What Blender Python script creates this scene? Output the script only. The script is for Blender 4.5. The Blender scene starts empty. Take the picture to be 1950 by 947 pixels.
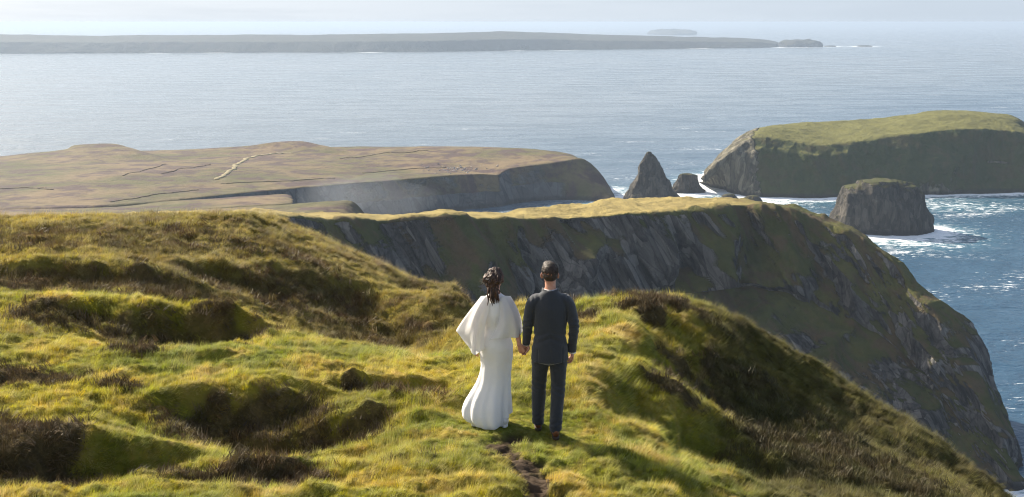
import bpy, bmesh, math, random
import numpy as np
from mathutils import Vector, Matrix
from mathutils.bvhtree import BVHTree

random.seed(7)
rng = np.random.default_rng(11)
scene = bpy.context.scene
COL = scene.collection
R = math.radians

# ------------------------------------------------------------------ camera
CAM_Z = 150.0            # metres above the sea
FPX = 2091.0             # focal length in photo pixels (1950 wide)
PITCH = R(11.66)
CT, ST = math.cos(PITCH), math.sin(PITCH)
cam_d = bpy.data.cameras.new("camera")
cam = bpy.data.objects.new("camera", cam_d)
COL.objects.link(cam)
cam.location = (0, 0, CAM_Z)
cam.rotation_euler = (math.pi / 2 - PITCH, 0, 0)
cam_d.sensor_fit = 'HORIZONTAL'
cam_d.sensor_width = 36.0
cam_d.lens = FPX / 1950.0 * 36.0
cam_d.clip_start = 0.1
cam_d.clip_end = 200000.0
scene.camera = cam


def ray(px, py):
    u = (px - 975.0) / FPX
    v = (py - 473.5) / FPX
    return np.array([u, CT - v * ST, -ST - v * CT])


def P(px, py, Y):
    d = ray(px, py)
    return np.array([0, 0, CAM_Z]) + d * (Y / d[1])


def PZ(px, py, z):
    d = ray(px, py)
    return np.array([0, 0, CAM_Z]) + d * ((z - CAM_Z) / d[2])


# ------------------------------------------------------------------ noise
def _hash(ix, iy, iz, seed):
    h = (ix.astype(np.uint32) * np.uint32(374761393) + iy.astype(np.uint32) * np.uint32(668265263)
         + iz.astype(np.uint32) * np.uint32(2147483647) + np.uint32(seed * 1013904223 & 0xffffffff))
    h = (h ^ (h >> np.uint32(13))) * np.uint32(1274126177)
    h = h ^ (h >> np.uint32(16))
    h = h * np.uint32(2246822519)
    return h ^ (h >> np.uint32(15))


def perlin(x, y, z=None, seed=0):
    x = np.asarray(x, float); y = np.asarray(y, float)
    z = np.zeros_like(x) if z is None else np.asarray(z, float)
    fx, fy, fz = np.floor(x), np.floor(y), np.floor(z)
    ix, iy, iz = fx.astype(np.int64), fy.astype(np.int64), fz.astype(np.int64)
    x, y, z = x - fx, y - fy, z - fz
    u, v, w = [t * t * t * (t * (t * 6 - 15) + 10) for t in (x, y, z)]
    out = 0
    for dx in (0, 1):
        wx = u if dx else 1 - u
        for dy in (0, 1):
            wy = v if dy else 1 - v
            for dz in (0, 1):
                wz = w if dz else 1 - w
                h = _hash(ix + dx, iy + dy, iz + dz, seed)
                a = (h & np.uint32(1023)).astype(float) * (2 * math.pi / 1024)
                c = ((h >> np.uint32(10)) & np.uint32(1023)).astype(float) / 511.5 - 1
                s = np.sqrt(np.maximum(0, 1 - c * c))
                g = s * np.cos(a) * (x - dx) + s * np.sin(a) * (y - dy) + c * (z - dz)
                out = out + wx * wy * wz * g
    return out * 1.6


def fbm(x, y, z=None, octv=4, seed=0, gain=.5):
    x = np.asarray(x, float); y = np.asarray(y, float)
    z = np.zeros_like(x) if z is None else np.asarray(z, float)
    t, a = 0, 1.0
    for o in range(octv):
        t = t + a * perlin(x, y, z, seed + o * 17)
        x, y, z, a = x * 2.03, y * 2.03, z * 2.03, a * gain
    return t


def ridged(x, y, z=None, octv=4, seed=0, gain=.5):
    x = np.asarray(x, float); y = np.asarray(y, float)
    z = np.zeros_like(x) if z is None else np.asarray(z, float)
    t, a = 0, 1.0
    for o in range(octv):
        t = t + a * (1 - 2 * np.abs(perlin(x, y, z, seed + o * 31)))
        x, y, z, a = x * 2.07, y * 2.07, z * 2.07, a * gain
    return t


def sstep(a, b, x):
    t = np.clip((np.asarray(x, float) - a) / (b - a), 0, 1)
    return t * t * (3 - 2 * t)


# ------------------------------------------------------------------ object helpers
def tag(o, label=None, cat=None, group=None, kind=None):
    if label: o['label'] = label
    if cat: o['category'] = cat
    if group: o['group'] = group
    if kind: o['kind'] = kind
    return o


def mesh_obj(name, V, F, mat=None, parent=None, smooth=True, attrs=None):
    me = bpy.data.meshes.new(name)
    V = np.asarray(V, float).reshape(-1, 3)
    if isinstance(F, np.ndarray):
        n, k = F.shape
        me.vertices.add(len(V))
        me.vertices.foreach_set('co', V.astype(np.float32).ravel())
        me.loops.add(n * k)
        me.loops.foreach_set('vertex_index', F.astype(np.int32).ravel())
        me.polygons.add(n)
        me.polygons.foreach_set('loop_start', np.arange(0, n * k, k, dtype=np.int32))
        me.update(calc_edges=True)
        me.validate()
    else:
        me.from_pydata([tuple(v) for v in V], [], [tuple(f) for f in F])
        me.update()
    if attrs:
        for k_, a in attrs.items():
            at = me.attributes.new(k_, 'FLOAT', 'POINT')
            at.data.foreach_set('value', np.asarray(a, np.float32).ravel())
    if smooth and len(me.polygons):
        me.polygons.foreach_set('use_smooth', np.ones(len(me.polygons), bool))
    if mat: me.materials.append(mat)
    o = bpy.data.objects.new(name, me)
    COL.objects.link(o)
    if parent: o.parent = parent
    return o


def grid_faces(nr, nc, wrap=False, flip=False):
    i = np.arange(nr - 1)[:, None]
    j = np.arange(nc if wrap else nc - 1)[None, :]
    a = i * nc + j
    b = i * nc + (j + 1) % nc
    c = (i + 1) * nc + (j + 1) % nc
    d = (i + 1) * nc + j
    q = np.stack([a, b, c, d], -1).reshape(-1, 4)
    return q[:, ::-1].copy() if flip else q


def resample(pts, n, smooth=True):
    pts = np.asarray(pts, float)
    k = len(pts)
    s = np.linspace(0, k - 1, n)
    i = np.clip(s.astype(int), 0, k - 2)
    t = (s - i)[:, None]
    if not smooth or k < 3:
        return pts[i] * (1 - t) + pts[i + 1] * t
    p0 = pts[np.maximum(i - 1, 0)]; p1 = pts[i]; p2 = pts[i + 1]; p3 = pts[np.minimum(i + 2, k - 1)]
    m1, m2 = (p2 - p0) * .42, (p3 - p1) * .42
    t2, t3 = t * t, t * t * t
    return (2 * t3 - 3 * t2 + 1) * p1 + (t3 - 2 * t2 + t) * m1 + (-2 * t3 + 3 * t2) * p2 + (t3 - t2) * m2


def loft(curves, ns, rows):
    """curves with the same number of control points -> grid; rows[i] = rows between curve i and i+1"""
    C = [resample(c, ns) for c in curves]
    out = []
    for i in range(len(C) - 1):
        for k in range(rows[i]):
            t = k / rows[i]
            out.append(C[i] * (1 - t) + C[i + 1] * t)
    out.append(C[-1])
    return np.array(out)


def grid_normals(G):
    du = np.gradient(G, axis=1)
    dv = np.gradient(G, axis=0)
    n = np.cross(du, dv)
    l = np.linalg.norm(n, axis=-1, keepdims=True)
    return n / np.maximum(l, 1e-9)


def smooth_rows(G, it=2):
    for _ in range(it):
        H = G.copy()
        H[1:-1] = .25 * G[:-2] + .5 * G[1:-1] + .25 * G[2:]
        G = H
    return G


def bvh_of(o):
    me = o.data
    return BVHTree.FromPolygons([v.co[:] for v in me.vertices], [p.vertices[:] for p in me.polygons])


def hit(bvh, px, py):
    h = bvh.ray_cast(Vector((0, 0, CAM_Z)), Vector(ray(px, py)).normalized())
    return None if h[0] is None else np.array(h[0])


# ------------------------------------------------------------------ material helpers
class NT:
    def __init__(self, name, world=None):
        if world is None:
            self.m = bpy.data.materials.new(name)
            self.m.use_nodes = True
            self.t = self.m.node_tree
        else:
            self.m = world
            self.t = world.node_tree
        self.t.nodes.clear()

    def n(self, typ, **kw):
        nd = self.t.nodes.new(typ)
        for k, v in kw.items():
            if k in nd.inputs.keys():
                self.set(nd.inputs[k], v)
            else:
                setattr(nd, k, v)
        return nd

    def set(self, inp, v):
        if hasattr(v, 'is_linked') or isinstance(v, bpy.types.NodeSocket):
            self.t.links.new(v, inp)
        else:
            inp.default_value = v

    def math(self, op, a, b=0.0, c=None):
        nd = self.n('ShaderNodeMath', operation=op)
        self.set(nd.inputs[0], a); self.set(nd.inputs[1], b)
        if c is not None: self.set(nd.inputs[2], c)
        return nd.outputs[0]

    def noise(self, vec, scale, detail=4.0, rough=.55, dist=0.0):
        nd = self.n('ShaderNodeTexNoise')
        self.set(nd.inputs['Vector'], vec)
        nd.inputs['Scale'].default_value = scale
        nd.inputs['Detail'].default_value = detail
        nd.inputs['Roughness'].default_value = rough
        nd.inputs['Distortion'].default_value = dist
        return nd.outputs['Fac']

    def ramp(self, fac, stops):
        nd = self.n('ShaderNodeValToRGB')
        self.set(nd.inputs[0], fac)
        el = nd.color_ramp.elements
        while len(el) < len(stops): el.new(0.5)
        for e, (p, c) in zip(el, stops):
            e.position = p
            e.color = (*c, 1) if not isinstance(c, (int, float)) else (c, c, c, 1)
        return nd.outputs[0]

    def mix(self, fac, a, b, typ='MIX'):
        nd = self.n('ShaderNodeMix', data_type='RGBA', blend_type=typ)
        nd.clamp_factor = True
        self.set(nd.inputs[0], fac)
        for s, v in ((nd.inputs[6], a), (nd.inputs[7], b)):
            if isinstance(v, tuple) and len(v) == 3: v = (*v, 1)
            self.set(s, v)
        return nd.outputs[2]

    def mapr(self, v, a, b, c=0.0, d=1.0):
        nd = self.n('ShaderNodeMapRange')
        nd.interpolation_type = 'SMOOTHSTEP'
        self.set(nd.inputs[0], v)
        for i, q in enumerate((a, b, c, d)): self.set(nd.inputs[i + 1], q)
        return nd.outputs[0]

    def pos(self):
        return self.n('ShaderNodeNewGeometry').outputs['Position']

    def attr(self, name, typ='GEOMETRY'):
        nd = self.n('ShaderNodeAttribute', attribute_type=typ, attribute_name=name)
        return nd.outputs['Fac']

    def scale(self, vec, s, rot=(0, 0, 0)):
        nd = self.n('ShaderNodeMapping')
        self.set(nd.inputs['Vector'], vec)
        nd.inputs['Scale'].default_value = s
        nd.inputs['Rotation'].default_value = rot
        return nd.outputs[0]

    def bump(self, h, strength=.5, dist=.1, normal=None):
        nd = self.n('ShaderNodeBump')
        nd.inputs['Strength'].default_value = strength
        nd.inputs['Distance'].default_value = dist
        self.set(nd.inputs['Height'], h)
        if normal is not None: self.set(nd.inputs['Normal'], normal)
        return nd.outputs[0]

    def out(self, shader, vol=None):
        o = self.n('ShaderNodeOutputMaterial')
        if shader is not None: self.t.links.new(shader, o.inputs['Surface'])
        if vol is not None: self.t.links.new(vol, o.inputs['Volume'])
        return self.m

    def bsdf(self, color, rough=.8, normal=None, spec=.3, **kw):
        b = self.n('ShaderNodeBsdfPrincipled')
        if isinstance(color, tuple) and len(color) == 3: color = (*color, 1)
        self.set(b.inputs['Base Color'], color)
        self.set(b.inputs['Roughness'], rough)
        b.inputs['Specular IOR Level'].default_value = spec
        if normal is not None: self.set(b.inputs['Normal'], normal)
        for k, v in kw.items(): self.set(b.inputs[k.replace('_', ' ')], v)
        return b.outputs[0]
# ------------------------------------------------------------------ light and sky
SUN_AZ, SUN_EL = R(50), R(32)          # azimuth to the left of straight ahead
S = Vector((-math.sin(SUN_AZ) * math.cos(SUN_EL), math.cos(SUN_AZ) * math.cos(SUN_EL), math.sin(SUN_EL)))
sun_d = bpy.data.lights.new("sun", 'SUN')
sun_d.energy = 5.0
sun_d.angle = R(0.5)
sun_d.color = (1.0, 0.9, 0.74)
sun = bpy.data.objects.new("sun", sun_d)
COL.objects.link(sun)
sun.rotation_euler = S.to_track_quat('Z', 'Y').to_euler()
sun.location = (-60, 30, 220)

world = bpy.data.worlds.new("World")
scene.world = world
world.use_nodes = True
w = NT("world", world)
sky = w.n('ShaderNodeTexSky')
sky.sky_type = 'NISHITA'
sky.sun_disc = False
sky.sun_elevation = SUN_EL
sky.sun_rotation = -SUN_AZ
sky.altitude = 100
sky.air_density = 1.0
sky.dust_density = 2.5
sky.ozone_density = 1.5
co = w.n('ShaderNodeTexCoord').outputs['Generated']
sep = w.n('ShaderNodeSeparateXYZ'); w.t.links.new(co, sep.inputs[0])
# thin high cloud sheets; more open blue sky to the upper right
cl = w.noise(w.scale(co, (1.2, 1.2, 7.0)), 3.0, 6, .6, .4)
left = w.mapr(sep.outputs[0], -.75, .6, 1.0, 0.0)
low = w.mapr(sep.outputs[2], .02, .22, 1.0, 0.0)
cover = w.math('ADD', w.math('MULTIPLY', cl, .8), w.math('ADD', w.math('MULTIPLY', left, .3), w.math('MULTIPLY', low, .9)))
cmask = w.mapr(cover, .42, .95, .12, .97)
ccol = w.mix(left, (3.6, 4.15, 4.8), (5.6, 5.9, 6.2))
ccol = w.mix(w.mapr(sep.outputs[0], -.34, -.62), ccol, (7.6, 7.5, 7.3))
csh = w.noise(w.scale(co, (1.5, 1.5, 22.0)), 2.2, 5, .6, .3)
ccol = w.mix(w.mapr(csh, .4, .7, 0, .3), ccol, (3.2, 3.7, 4.3))
skyc = w.mix(cmask, sky.outputs[0], ccol)
bg = w.n('ShaderNodeBackground')
bg.inputs['Strength'].default_value = 0.07
w.t.links.new(skyc, bg.inputs['Color'])
wo = w.n('ShaderNodeOutputWorld')
w.t.links.new(bg.outputs[0], wo.inputs['Surface'])

vs = scene.view_settings
vs.view_transform = 'Standard'
vs.look = 'None'
vs.exposure = 1.3
vs.gamma = 1.0
vs.use_curve_mapping = False
cy = scene.cycles
cy.use_denoising = True
cy.denoiser = 'OPENIMAGEDENOISE'
cy.filter_width = 1.1
cy.max_bounces = 6
cy.diffuse_bounces = 3
cy.glossy_bounces = 3
cy.transmission_bounces = 4
cy.transparent_max_bounces = 6
cy.volume_bounces = 0
cy.use_fast_gi = False
# ------------------------------------------------------------------ materials of the land
def land_material(name, grass_a, grass_b, heath, rock_a, rock_b, unit, rock_bias=0.0, bump=1.0, dry_sunlit=None, shear=0.0):
    """unit: metres of the main rock feature"""
    n = NT(name)
    p = n.pos()
    q = p
    if shear:        # beds and gullies that slant down to the right
        s3 = n.n('ShaderNodeSeparateXYZ'); n.t.links.new(p, s3.inputs[0])
        cb = n.n('ShaderNodeCombineXYZ')
        n.set(cb.inputs[0], n.math('ADD', s3.outputs[0], n.math('MULTIPLY', s3.outputs[2], shear)))
        n.set(cb.inputs[1], s3.outputs[1]); n.set(cb.inputs[2], n.math('MULTIPLY', s3.outputs[2], .62))
        q = cb.outputs[0]
    g = n.n('ShaderNodeNewGeometry')
    sp = n.n('ShaderNodeSeparateXYZ'); n.t.links.new(g.outputs['Normal'], sp.inputs[0])
    nz = sp.outputs[2]
    big = n.noise(q, 1 / (unit * 3), 5, .6)
    fine = n.noise(p, 1 / (unit * .35), 6, .65)
    mid = n.noise(q, 1 / unit, 5, .62, .4)
    turf = n.mix(n.mapr(big, .35, .65), grass_a, grass_b)
    turf = n.mix(n.mapr(mid, .45, .62, 0, .9), turf, heath)
    turf = n.mix(n.mapr(fine, .35, .75, 0, .5), turf, n.mix(.5, turf, (.01, .012, .006)))
    if dry_sunlit: turf = n.mix(n.math('MULTIPLY', n.attr('dry_sunlit'), n.mapr(n.math('ADD', nz, n.math('MULTIPLY', n.math('SUBTRACT', big, .5), .25)), .84, .96)), turf, n.mix(n.mapr(mid, .35, .7), dry_sunlit, tuple(.7 * q for q in dry_sunlit)))  # flat tops yellowed: cropped turf with its sunlit tone in the colour
    st = n.scale(q, (1.0, 1.0, .22 if not shear else .35), (R(14), R(18), 0) if not shear else (0, 0, 0))
    strat = n.noise(st, 1 / (unit * .5), 8, .68, .8)
    crack = n.noise(n.scale(p, (1.3, 1.3, .35), (R(-22), R(28), 0)), 1 / (unit * .22), 6, .7, .6)
    rock = n.mix(n.mapr(strat, .35, .68), rock_a, rock_b)
    rock = n.mix(n.mapr(crack, .5, .75, 0, .7), rock, (.035, .034, .036))
    vq = n.n('ShaderNodeTexVoronoi', feature='F1'); n.set(vq.inputs['Vector'], n.mix(.12, st, n.n('ShaderNodeTexNoise', Scale=1 / (unit * .3)).outputs['Color'], 'LINEAR_LIGHT')); vq.inputs['Scale'].default_value = 1 / (unit * .28)
    vs_ = n.n('ShaderNodeSeparateColor'); n.t.links.new(vq.outputs['Color'], vs_.inputs[0])
    rock = n.mix(.55, rock, n.ramp(vs_.outputs[0], [(0, tuple(.45 * q_ for q_ in rock_a)), (.5, rock_a), (1, rock_b)]))
    vc = n.n('ShaderNodeTexVoronoi', feature='DISTANCE_TO_EDGE'); n.set(vc.inputs['Vector'], n.mix(.3, st, n.n('ShaderNodeTexNoise', Scale=1 / (unit * .3), Detail=5.0).outputs['Color'], 'LINEAR_LIGHT')); vc.inputs['Scale'].default_value = 1 / (unit * .55)
    rock = n.mix(n.mapr(vc.outputs['Distance'], .0, .05, .4, 0), rock, (.02, .02, .022))
    pale = n.noise(p, 1 / (unit * .8), 5, .7, .3)
    rock = n.mix(n.mapr(pale, .6, .72, 0, .5), rock, (.23, .21, .19))
    v = n.math('ADD', nz, n.math('MULTIPLY', n.math('SUBTRACT', mid, .5), 1.1))
    v = n.math('ADD', v, n.math('MULTIPLY', n.math('SUBTRACT', n.attr('veg'), .5), 1.2))
    m = n.mapr(v, .42 + rock_bias, .66 + rock_bias)
    col = n.mix(m, rock, turf)
    # wet dark band and pale barnacle line near the sea
    pz = n.n('ShaderNodeSeparateXYZ'); n.t.links.new(p, pz.inputs[0])
    wet = n.mapr(n.math('ADD', pz.outputs[2], n.math('MULTIPLY', mid, 3.0)), 3.0, 6.0, .75, 0)
    col = n.mix(wet, col, (.03, .028, .028))
    strat = n.math('ADD', strat, n.math('MULTIPLY', vs_.outputs[0], .35))
    h = n.math('ADD', n.math('MULTIPLY', strat, n.math('SUBTRACT', 1.2, m)), n.math('MULTIPLY', fine, .35))
    h = n.math('ADD', h, n.math('MULTIPLY', n.math('MULTIPLY', crack, .5), n.math('SUBTRACT', 1.0, m)))
    bn = n.bump(h, .8 * bump, unit * .35)
    return n.out(n.bsdf(col, .92, bn, .15))


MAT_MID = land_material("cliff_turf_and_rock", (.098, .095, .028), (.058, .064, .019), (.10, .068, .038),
                        (.052, .050, .050), (.33, .305, .28), 9.0, -.02, 1.3, dry_sunlit=(.30, .235, .085), shear=.55)
MAT_FAR = land_material("far_heath_and_rock", (.165, .12, .068), (.088, .084, .036), (.072, .046, .046),
                        (.08, .082, .085), (.13, .13, .13), 22.0, .02, .7)
MAT_ISLE = land_material("island_turf_and_rock", (.06, .068, .022), (.042, .055, .018), (.07, .062, .026),
                         (.075, .07, .05), (.30, .27, .20), 14.0, .0, dry_sunlit=(.135, .13, .04))
MAT_STACK = land_material("sea_stack_rock", (.075, .075, .026), (.06, .066, .022), (.07, .06, .035),
                          (.04, .037, .032), (.13, .115, .095), 9.0, .2)
MAT_ISLE_FAR = land_material("distant_island", (.045, .046, .032), (.035, .038, .028), (.045, .042, .034),
                             (.03, .032, .036), (.05, .05, .054), 120.0, .0)

SHORE = []          # sea level outline points, for the surf


def land(name, curves, ns, rows, mat, unit, amp, veg=None, smooth=2, seed=0, flip=True, shore=None, fall=(1, 1, .35), shear=0.0, dry_sunlit=None, extra=None):
    G = loft(curves, ns, rows)
    G = smooth_rows(G, smooth)
    N_ = grid_normals(G)
    if flip: N_ = -N_
    x, y, z = (G[..., 0] + shear * G[..., 2]) / unit, G[..., 1] / unit, G[..., 2] / unit
    steep = np.clip(1.15 - np.abs(N_[..., 2]), .12, 1)
    d = ridged(x * fall[0], y * fall[1], z * fall[2], 5, seed) * .6 + fbm(x * .4, y * .4, z * .25, 3, seed + 5) * .9
    if extra is not None: d = d + extra(np.linspace(0, 1, G.shape[1])[None, :], np.linspace(0, 1, G.shape[0])[:, None]) / amp
    G = G + N_ * (d * amp * steep)[..., None]
    nr, nc = G.shape[:2]
    v = np.full((nr, nc), .5) if veg is None else veg(G, N_)
    dv = np.ones((nr, nc)) if dry_sunlit is None else np.tile(dry_sunlit(np.linspace(0, 1, nc))[None], (nr, 1))
    o = mesh_obj(name, G.reshape(-1, 3), grid_faces(nr, nc, flip=flip), mat, attrs={'veg': v, 'dry_sunlit': dv})
    if shore is not None:
        for r_ in shore:
            SHORE.append(G[r_][::max(1, ns // 90)][:, :2])
    return o, G


# ------------------------------------------------------------------ middle headland
edge = [(240, 424, 262), (455, 414, 292), (590, 419, 320), (790, 421, 345), (1000, 416, 365), (1200, 409, 385), (1340, 396, 400), (1420, 391, 410),
        (1520, 408, 408), (1640, 455, 398), (1716, 515, 388), (1798, 622, 372), (1846, 725, 358), (1902, 835, 345), (1922, 945, 337)]
back = [(240, 418, 300), (455, 407, 330), (590, 410, 352), (790, 408.5, 372), (1000, 401, 394), (1170, 386, 412), (1300, 380, 422), (1400, 386, 424),
        (1525, 402, 416), (1646, 450, 404), (1722, 511, 394), (1804, 619, 378), (1852, 723, 364), (1907, 834, 350), (1926, 945, 341)]
E = np.array([P(*q) for q in edge]); B = np.array([P(*q) for q in back])
footY = [232, 262, 285, 305, 322, 335, 343, 345, 345, 345, 344, 342, 341, 338.5, 336]
Fx = np.array([P(q[0] - (22 if i < 10 else 0), q[1], fy) for i, (q, fy) in enumerate(zip(edge, footY))])
Fo = Fx.copy(); Fo[:, 2] = -3.0
Fo[:, 0] = np.minimum(Fo[:, 0], np.linspace(-98, 156, 15) + 6)
Bf = B + np.array([[10, 70, 0]] * 15); Bf[:, 2] = -3; Bf[10:, 1] -= 45; Bf[10:, 0] += 4
Up = E * .72 + Fo * .28; Up[:, 2] = E[:, 2] * .80 + Fo[:, 2] * .20 - 1
Md = E * .42 + Fo * .58; Md[:, 2] = E[:, 2] * .45 + Fo[:, 2] * .55
Up[6:13] = E[6:13] * .82 + Fo[6:13] * .18; Up[6:13, 2] = E[6:13, 2] * .64
Md[9:13] += np.array([3, 2, 0])
Bm = (B + Bf) / 2; Bm[:, 2] = B[:, 2] * .72


def veg_mid(G, N_):
    x, z = G[..., 0], G[..., 2]
    s = np.linspace(0, 1, G.shape[1])[None, :] * 14 - 1
    t = np.linspace(0, 1, G.shape[0])[:, None]
    v = .60 + .42 * fbm(s * .8 + t * 2.2, t * .7 + 3, None, 3, 4)
    for c0, wd, st, k in ((1.9, .5, .26, -.5), (3.5, .5, .22, -.95), (4.2, .35, .24, -.8), (7.7, .34, .42, -.75), (8.3, .3, .5, -.5), (10.6, 1.1, .42, -.6)):
        v = v + k * np.exp(-((s + (t - .6) * .8 - c0) / wd) ** 2) * sstep(st, st + .25, t)
    v = v + .3 * np.exp(-((s - 2.6) / .4) ** 2) + .45 * np.exp(-((s - 6.2) / 1.1) ** 2)
    return np.clip(v, 0, 1)


def spurs(s_, t_):
    s_ = s_ * 14 - 1 - np.clip(t_ - .16, 0, 1) * 1.5
    o = 0
    for c0, wd, am in ((1.2, .16, 8), (2.2, .2, 10), (3.0, .12, -8), (3.45, .16, 9), (4.05, .13, 8), (4.6, .2, -9), (5.3, .22, 7), (6.1, .16, -6), (6.75, .22, 9), (7.35, .16, -7), (8.0, .18, 6), (9.2, .3, -5), (10.1, .22, 6)):
        o = o + am * np.exp(-((s_ + .12 * np.sin(t_ * 23 + c0 * 5) - c0) / wd) ** 2)
    return o * sstep(.17, .34, t_)


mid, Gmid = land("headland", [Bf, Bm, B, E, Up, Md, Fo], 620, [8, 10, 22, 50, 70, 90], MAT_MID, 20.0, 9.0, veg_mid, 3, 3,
                 shore=[-1], fall=(1, .6, .20), shear=.55, extra=spurs, dry_sunlit=lambda s_: 1 - sstep(5.6, 6.6, s_ * 14 - 1))
tag(mid, "dark grassy headland with steep shaded rock cliffs across the bay behind the couple", None, None, "structure")

# ------------------------------------------------------------------ far headland
edge = [(-330, 402, 640), (0, 398, 660), (250, 388, 690), (400, 373, 742), (550, 359, 800), (700, 347, 850), (880, 332, 905), (945, 333, 918), (965, 322, 935), (1050, 311, 955), (1118, 306, 972), (1168, 372, 955)]
E = np.array([P(*q) for q in edge])
bk = [(-330, 312, 21), (-150, 305, 22), (0, 298, 22), (70, 291, 23), (125, 285, 26), (150, 276, 29), (205, 273.5, 31), (230, 277, 29), (243, 287, 22), (330, 286, 22),
      (420, 281, 24), (480, 277, 26), (520, 270.5, 30), (572, 269, 30), (584, 279.5, 24), (700, 279.5, 25), (850, 279, 25), (985, 283, 25), (1085, 294, 24), (1128, 330, 8)]
B = np.array([PZ(*q) for q in bk])
Fo = E + np.array([[4, -20, 0]] * 12); Fo[:, 2] = -3
Fo[-1] = PZ(1173, 386, -1); Fo[-2] = PZ(1140, 388, -2); Fo[:3, 1] -= 25
Md = E * .45 + Fo * .55; Md[:, 2] = E[:, 2] * .5 - 1
E, Fo, Md = [resample(q, 20) for q in (E, Fo, Md)]
Bf = B + np.array([[6, 60, 0]] * 20); Bf[:, 2] = -3; Bf[-1] = PZ(1140, 352, -3)
M1 = B * .66 + E * .34; M2 = B * .33 + E * .67
M1[:, 2] += np.array([0, 0, 1, 0, -1, -4, -5, -3, 1, 2, 0, 0, -3, -3, 1, 2, 2, 2, 1, 0])
M2[:, 2] += np.array([0, 1, 2, 3, 3, 2, 1, 2, 3, 2, 1, 2, 1, 1, 0, 0, 1, 1, 0, 0])


def veg_far(G, N_):
    return .74 - .5 * sstep(.75, .35, np.abs(N_[..., 2]))


far, Gfar = land("headland", [Bf, B, M1, M2, E, Md, Fo], 520, [12, 40, 40, 40, 26, 30], MAT_FAR, 60.0, 3.2, veg_far, 1, 21,
                 shore=None, fall=(1, 1, .3))
SHORE.append(np.array([PZ(x_, y_, 0)[:2] for x_, y_ in ((1150, 388), (1165, 387), (1174, 386), (1168, 375), (1155, 362))]))
tag(far, "flat brown heath headland with a low shaded cliff beyond the first headland", None, None, "structure")

# two small promontories in front of it
a = [(-250, 403, 630), (120, 398, 640), (230, 393, 650), (330, 383, 660), (440, 376, 672), (530, 370.5, 680), (551, 374, 676), (556, 392, 662)]
b = [(-250, 417, 585), (120, 412, 590), (230, 408, 596), (330, 402, 604), (440, 395, 612), (530, 390, 620), (553, 389, 628), (559, 400, 640)]
A_ = np.array([P(*q) for q in a]); B_ = np.array([P(*q) for q in b])
A0 = A_ + np.array([[2, 26, 0]] * 8); A0[:, 2] = -3
B0 = B_ + np.array([[6, -26, 0]] * 8); B0[:, 2] = -3
pr, _ = land("promontory", [A0, A_, B_, B0], 160, [14, 26, 22], MAT_FAR, 34.0, 2.4, veg_far, 1, 33)
tag(pr, "low heath promontory ending in a short cliff in front of the brown headland", None, None, "structure")
a = [(-250, 409, 512), (150, 405, 520), (300, 403, 526), (430, 398, 532), (560, 389, 540), (640, 384, 545), (668, 384, 545), (694, 412, 540)]
b = [(-250, 430, 462), (150, 425, 470), (300, 424, 476), (430, 420, 482), (545, 414, 488), (588, 408, 496), (640, 416, 500), (690, 425, 520)]
A_ = np.array([P(*q) for q in a]); B_ = np.array([P(*q) for q in b])
A0 = A_ + np.array([[2, 22, 0]] * 8); A0[:, 2] = -3
B0 = B_ + np.array([[8, -22, 0]] * 8); B0[:, 2] = -3
pr, _ = land("promontory", [A0, A_, B_, B0], 170, [14, 26, 22], MAT_FAR, 26.0, 2.2, veg_far, 1, 41)
tag(pr, "pale grass promontory with a dark rock knob at its tip left of the first headland", None, None, "structure")

# ------------------------------------------------------------------ the near island
front = [(1338, 345, 968), (1385, 296, 972), (1436, 262, 985), (1500, 268, 985), (1560, 277, 980), (1650, 266, 990), (1790, 248, 1005), (1880, 246, 1010), (1960, 262, 1012), (2030, 330, 1010)]
bk = [(1350, 330, 992), (1400, 268, 1030), (1455, 242, 1060), (1540, 233, 1075), (1620, 229, 1085), (1700, 222, 1095), (1790, 211, 1105), (1890, 216, 1105), (1945, 230, 1100), (2040, 330, 1060)]
ft = [(1330, 348), (1380, 366), (1440, 380), (1500, 381), (1560, 381), (1650, 378), (1790, 374), (1880, 372), (1960, 370), (2040, 360)]
E = np.array([P(*q) for q in front]); B = np.array([P(*q) for q in bk]); Fo = np.array([PZ(*q, -2) for q in ft])
Bf = B + np.array([[0, 70, 0]] * 10); Bf[:, 2] = -3; Bf[0] = PZ(1336, 343, -3)
M1 = (B + E) / 2; M1[:, 2] += np.array([0, 2, 3, 2, 2, 2, 3, 4, 3, 0])
Up = E * .75 + Fo * .25; Up[:, 2] = E[:, 2] * .80
Up[2:9, 1] -= 3
Md = E * .4 + Fo * .6; Md[:, 2] = E[:, 2] * .42
Md[7] += np.array([8, 14, 0]); Up[7] += np.array([5, 10, 0]); Md[6] += np.array([0, -8, 3])


def veg_isle(G, N_):
    s = np.linspace(0, 9, G.shape[1])[None, :] + 0 * G[..., 0]
    return .98 - 1.0 * (1 - sstep(1.8, 2.3, s)) * (1 - .35 * fbm(G[..., 0] / 12, G[..., 1] / 12, G[..., 2] / 12, 2, 9)) - .25 * (1 - sstep(0, 14, G[..., 2]))


isle, Gisle = land("island", [Bf, B, M1, E, Up, Md, Fo], 420, [14, 26, 26, 16, 26, 36], MAT_ISLE, 30.0, 6.0, veg_isle, 6, 55,
                   shore=[-1, 0], fall=(1, 1, .3))
tag(isle, "grass-topped island with a pale rock cliff at its left end", "island")


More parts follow.
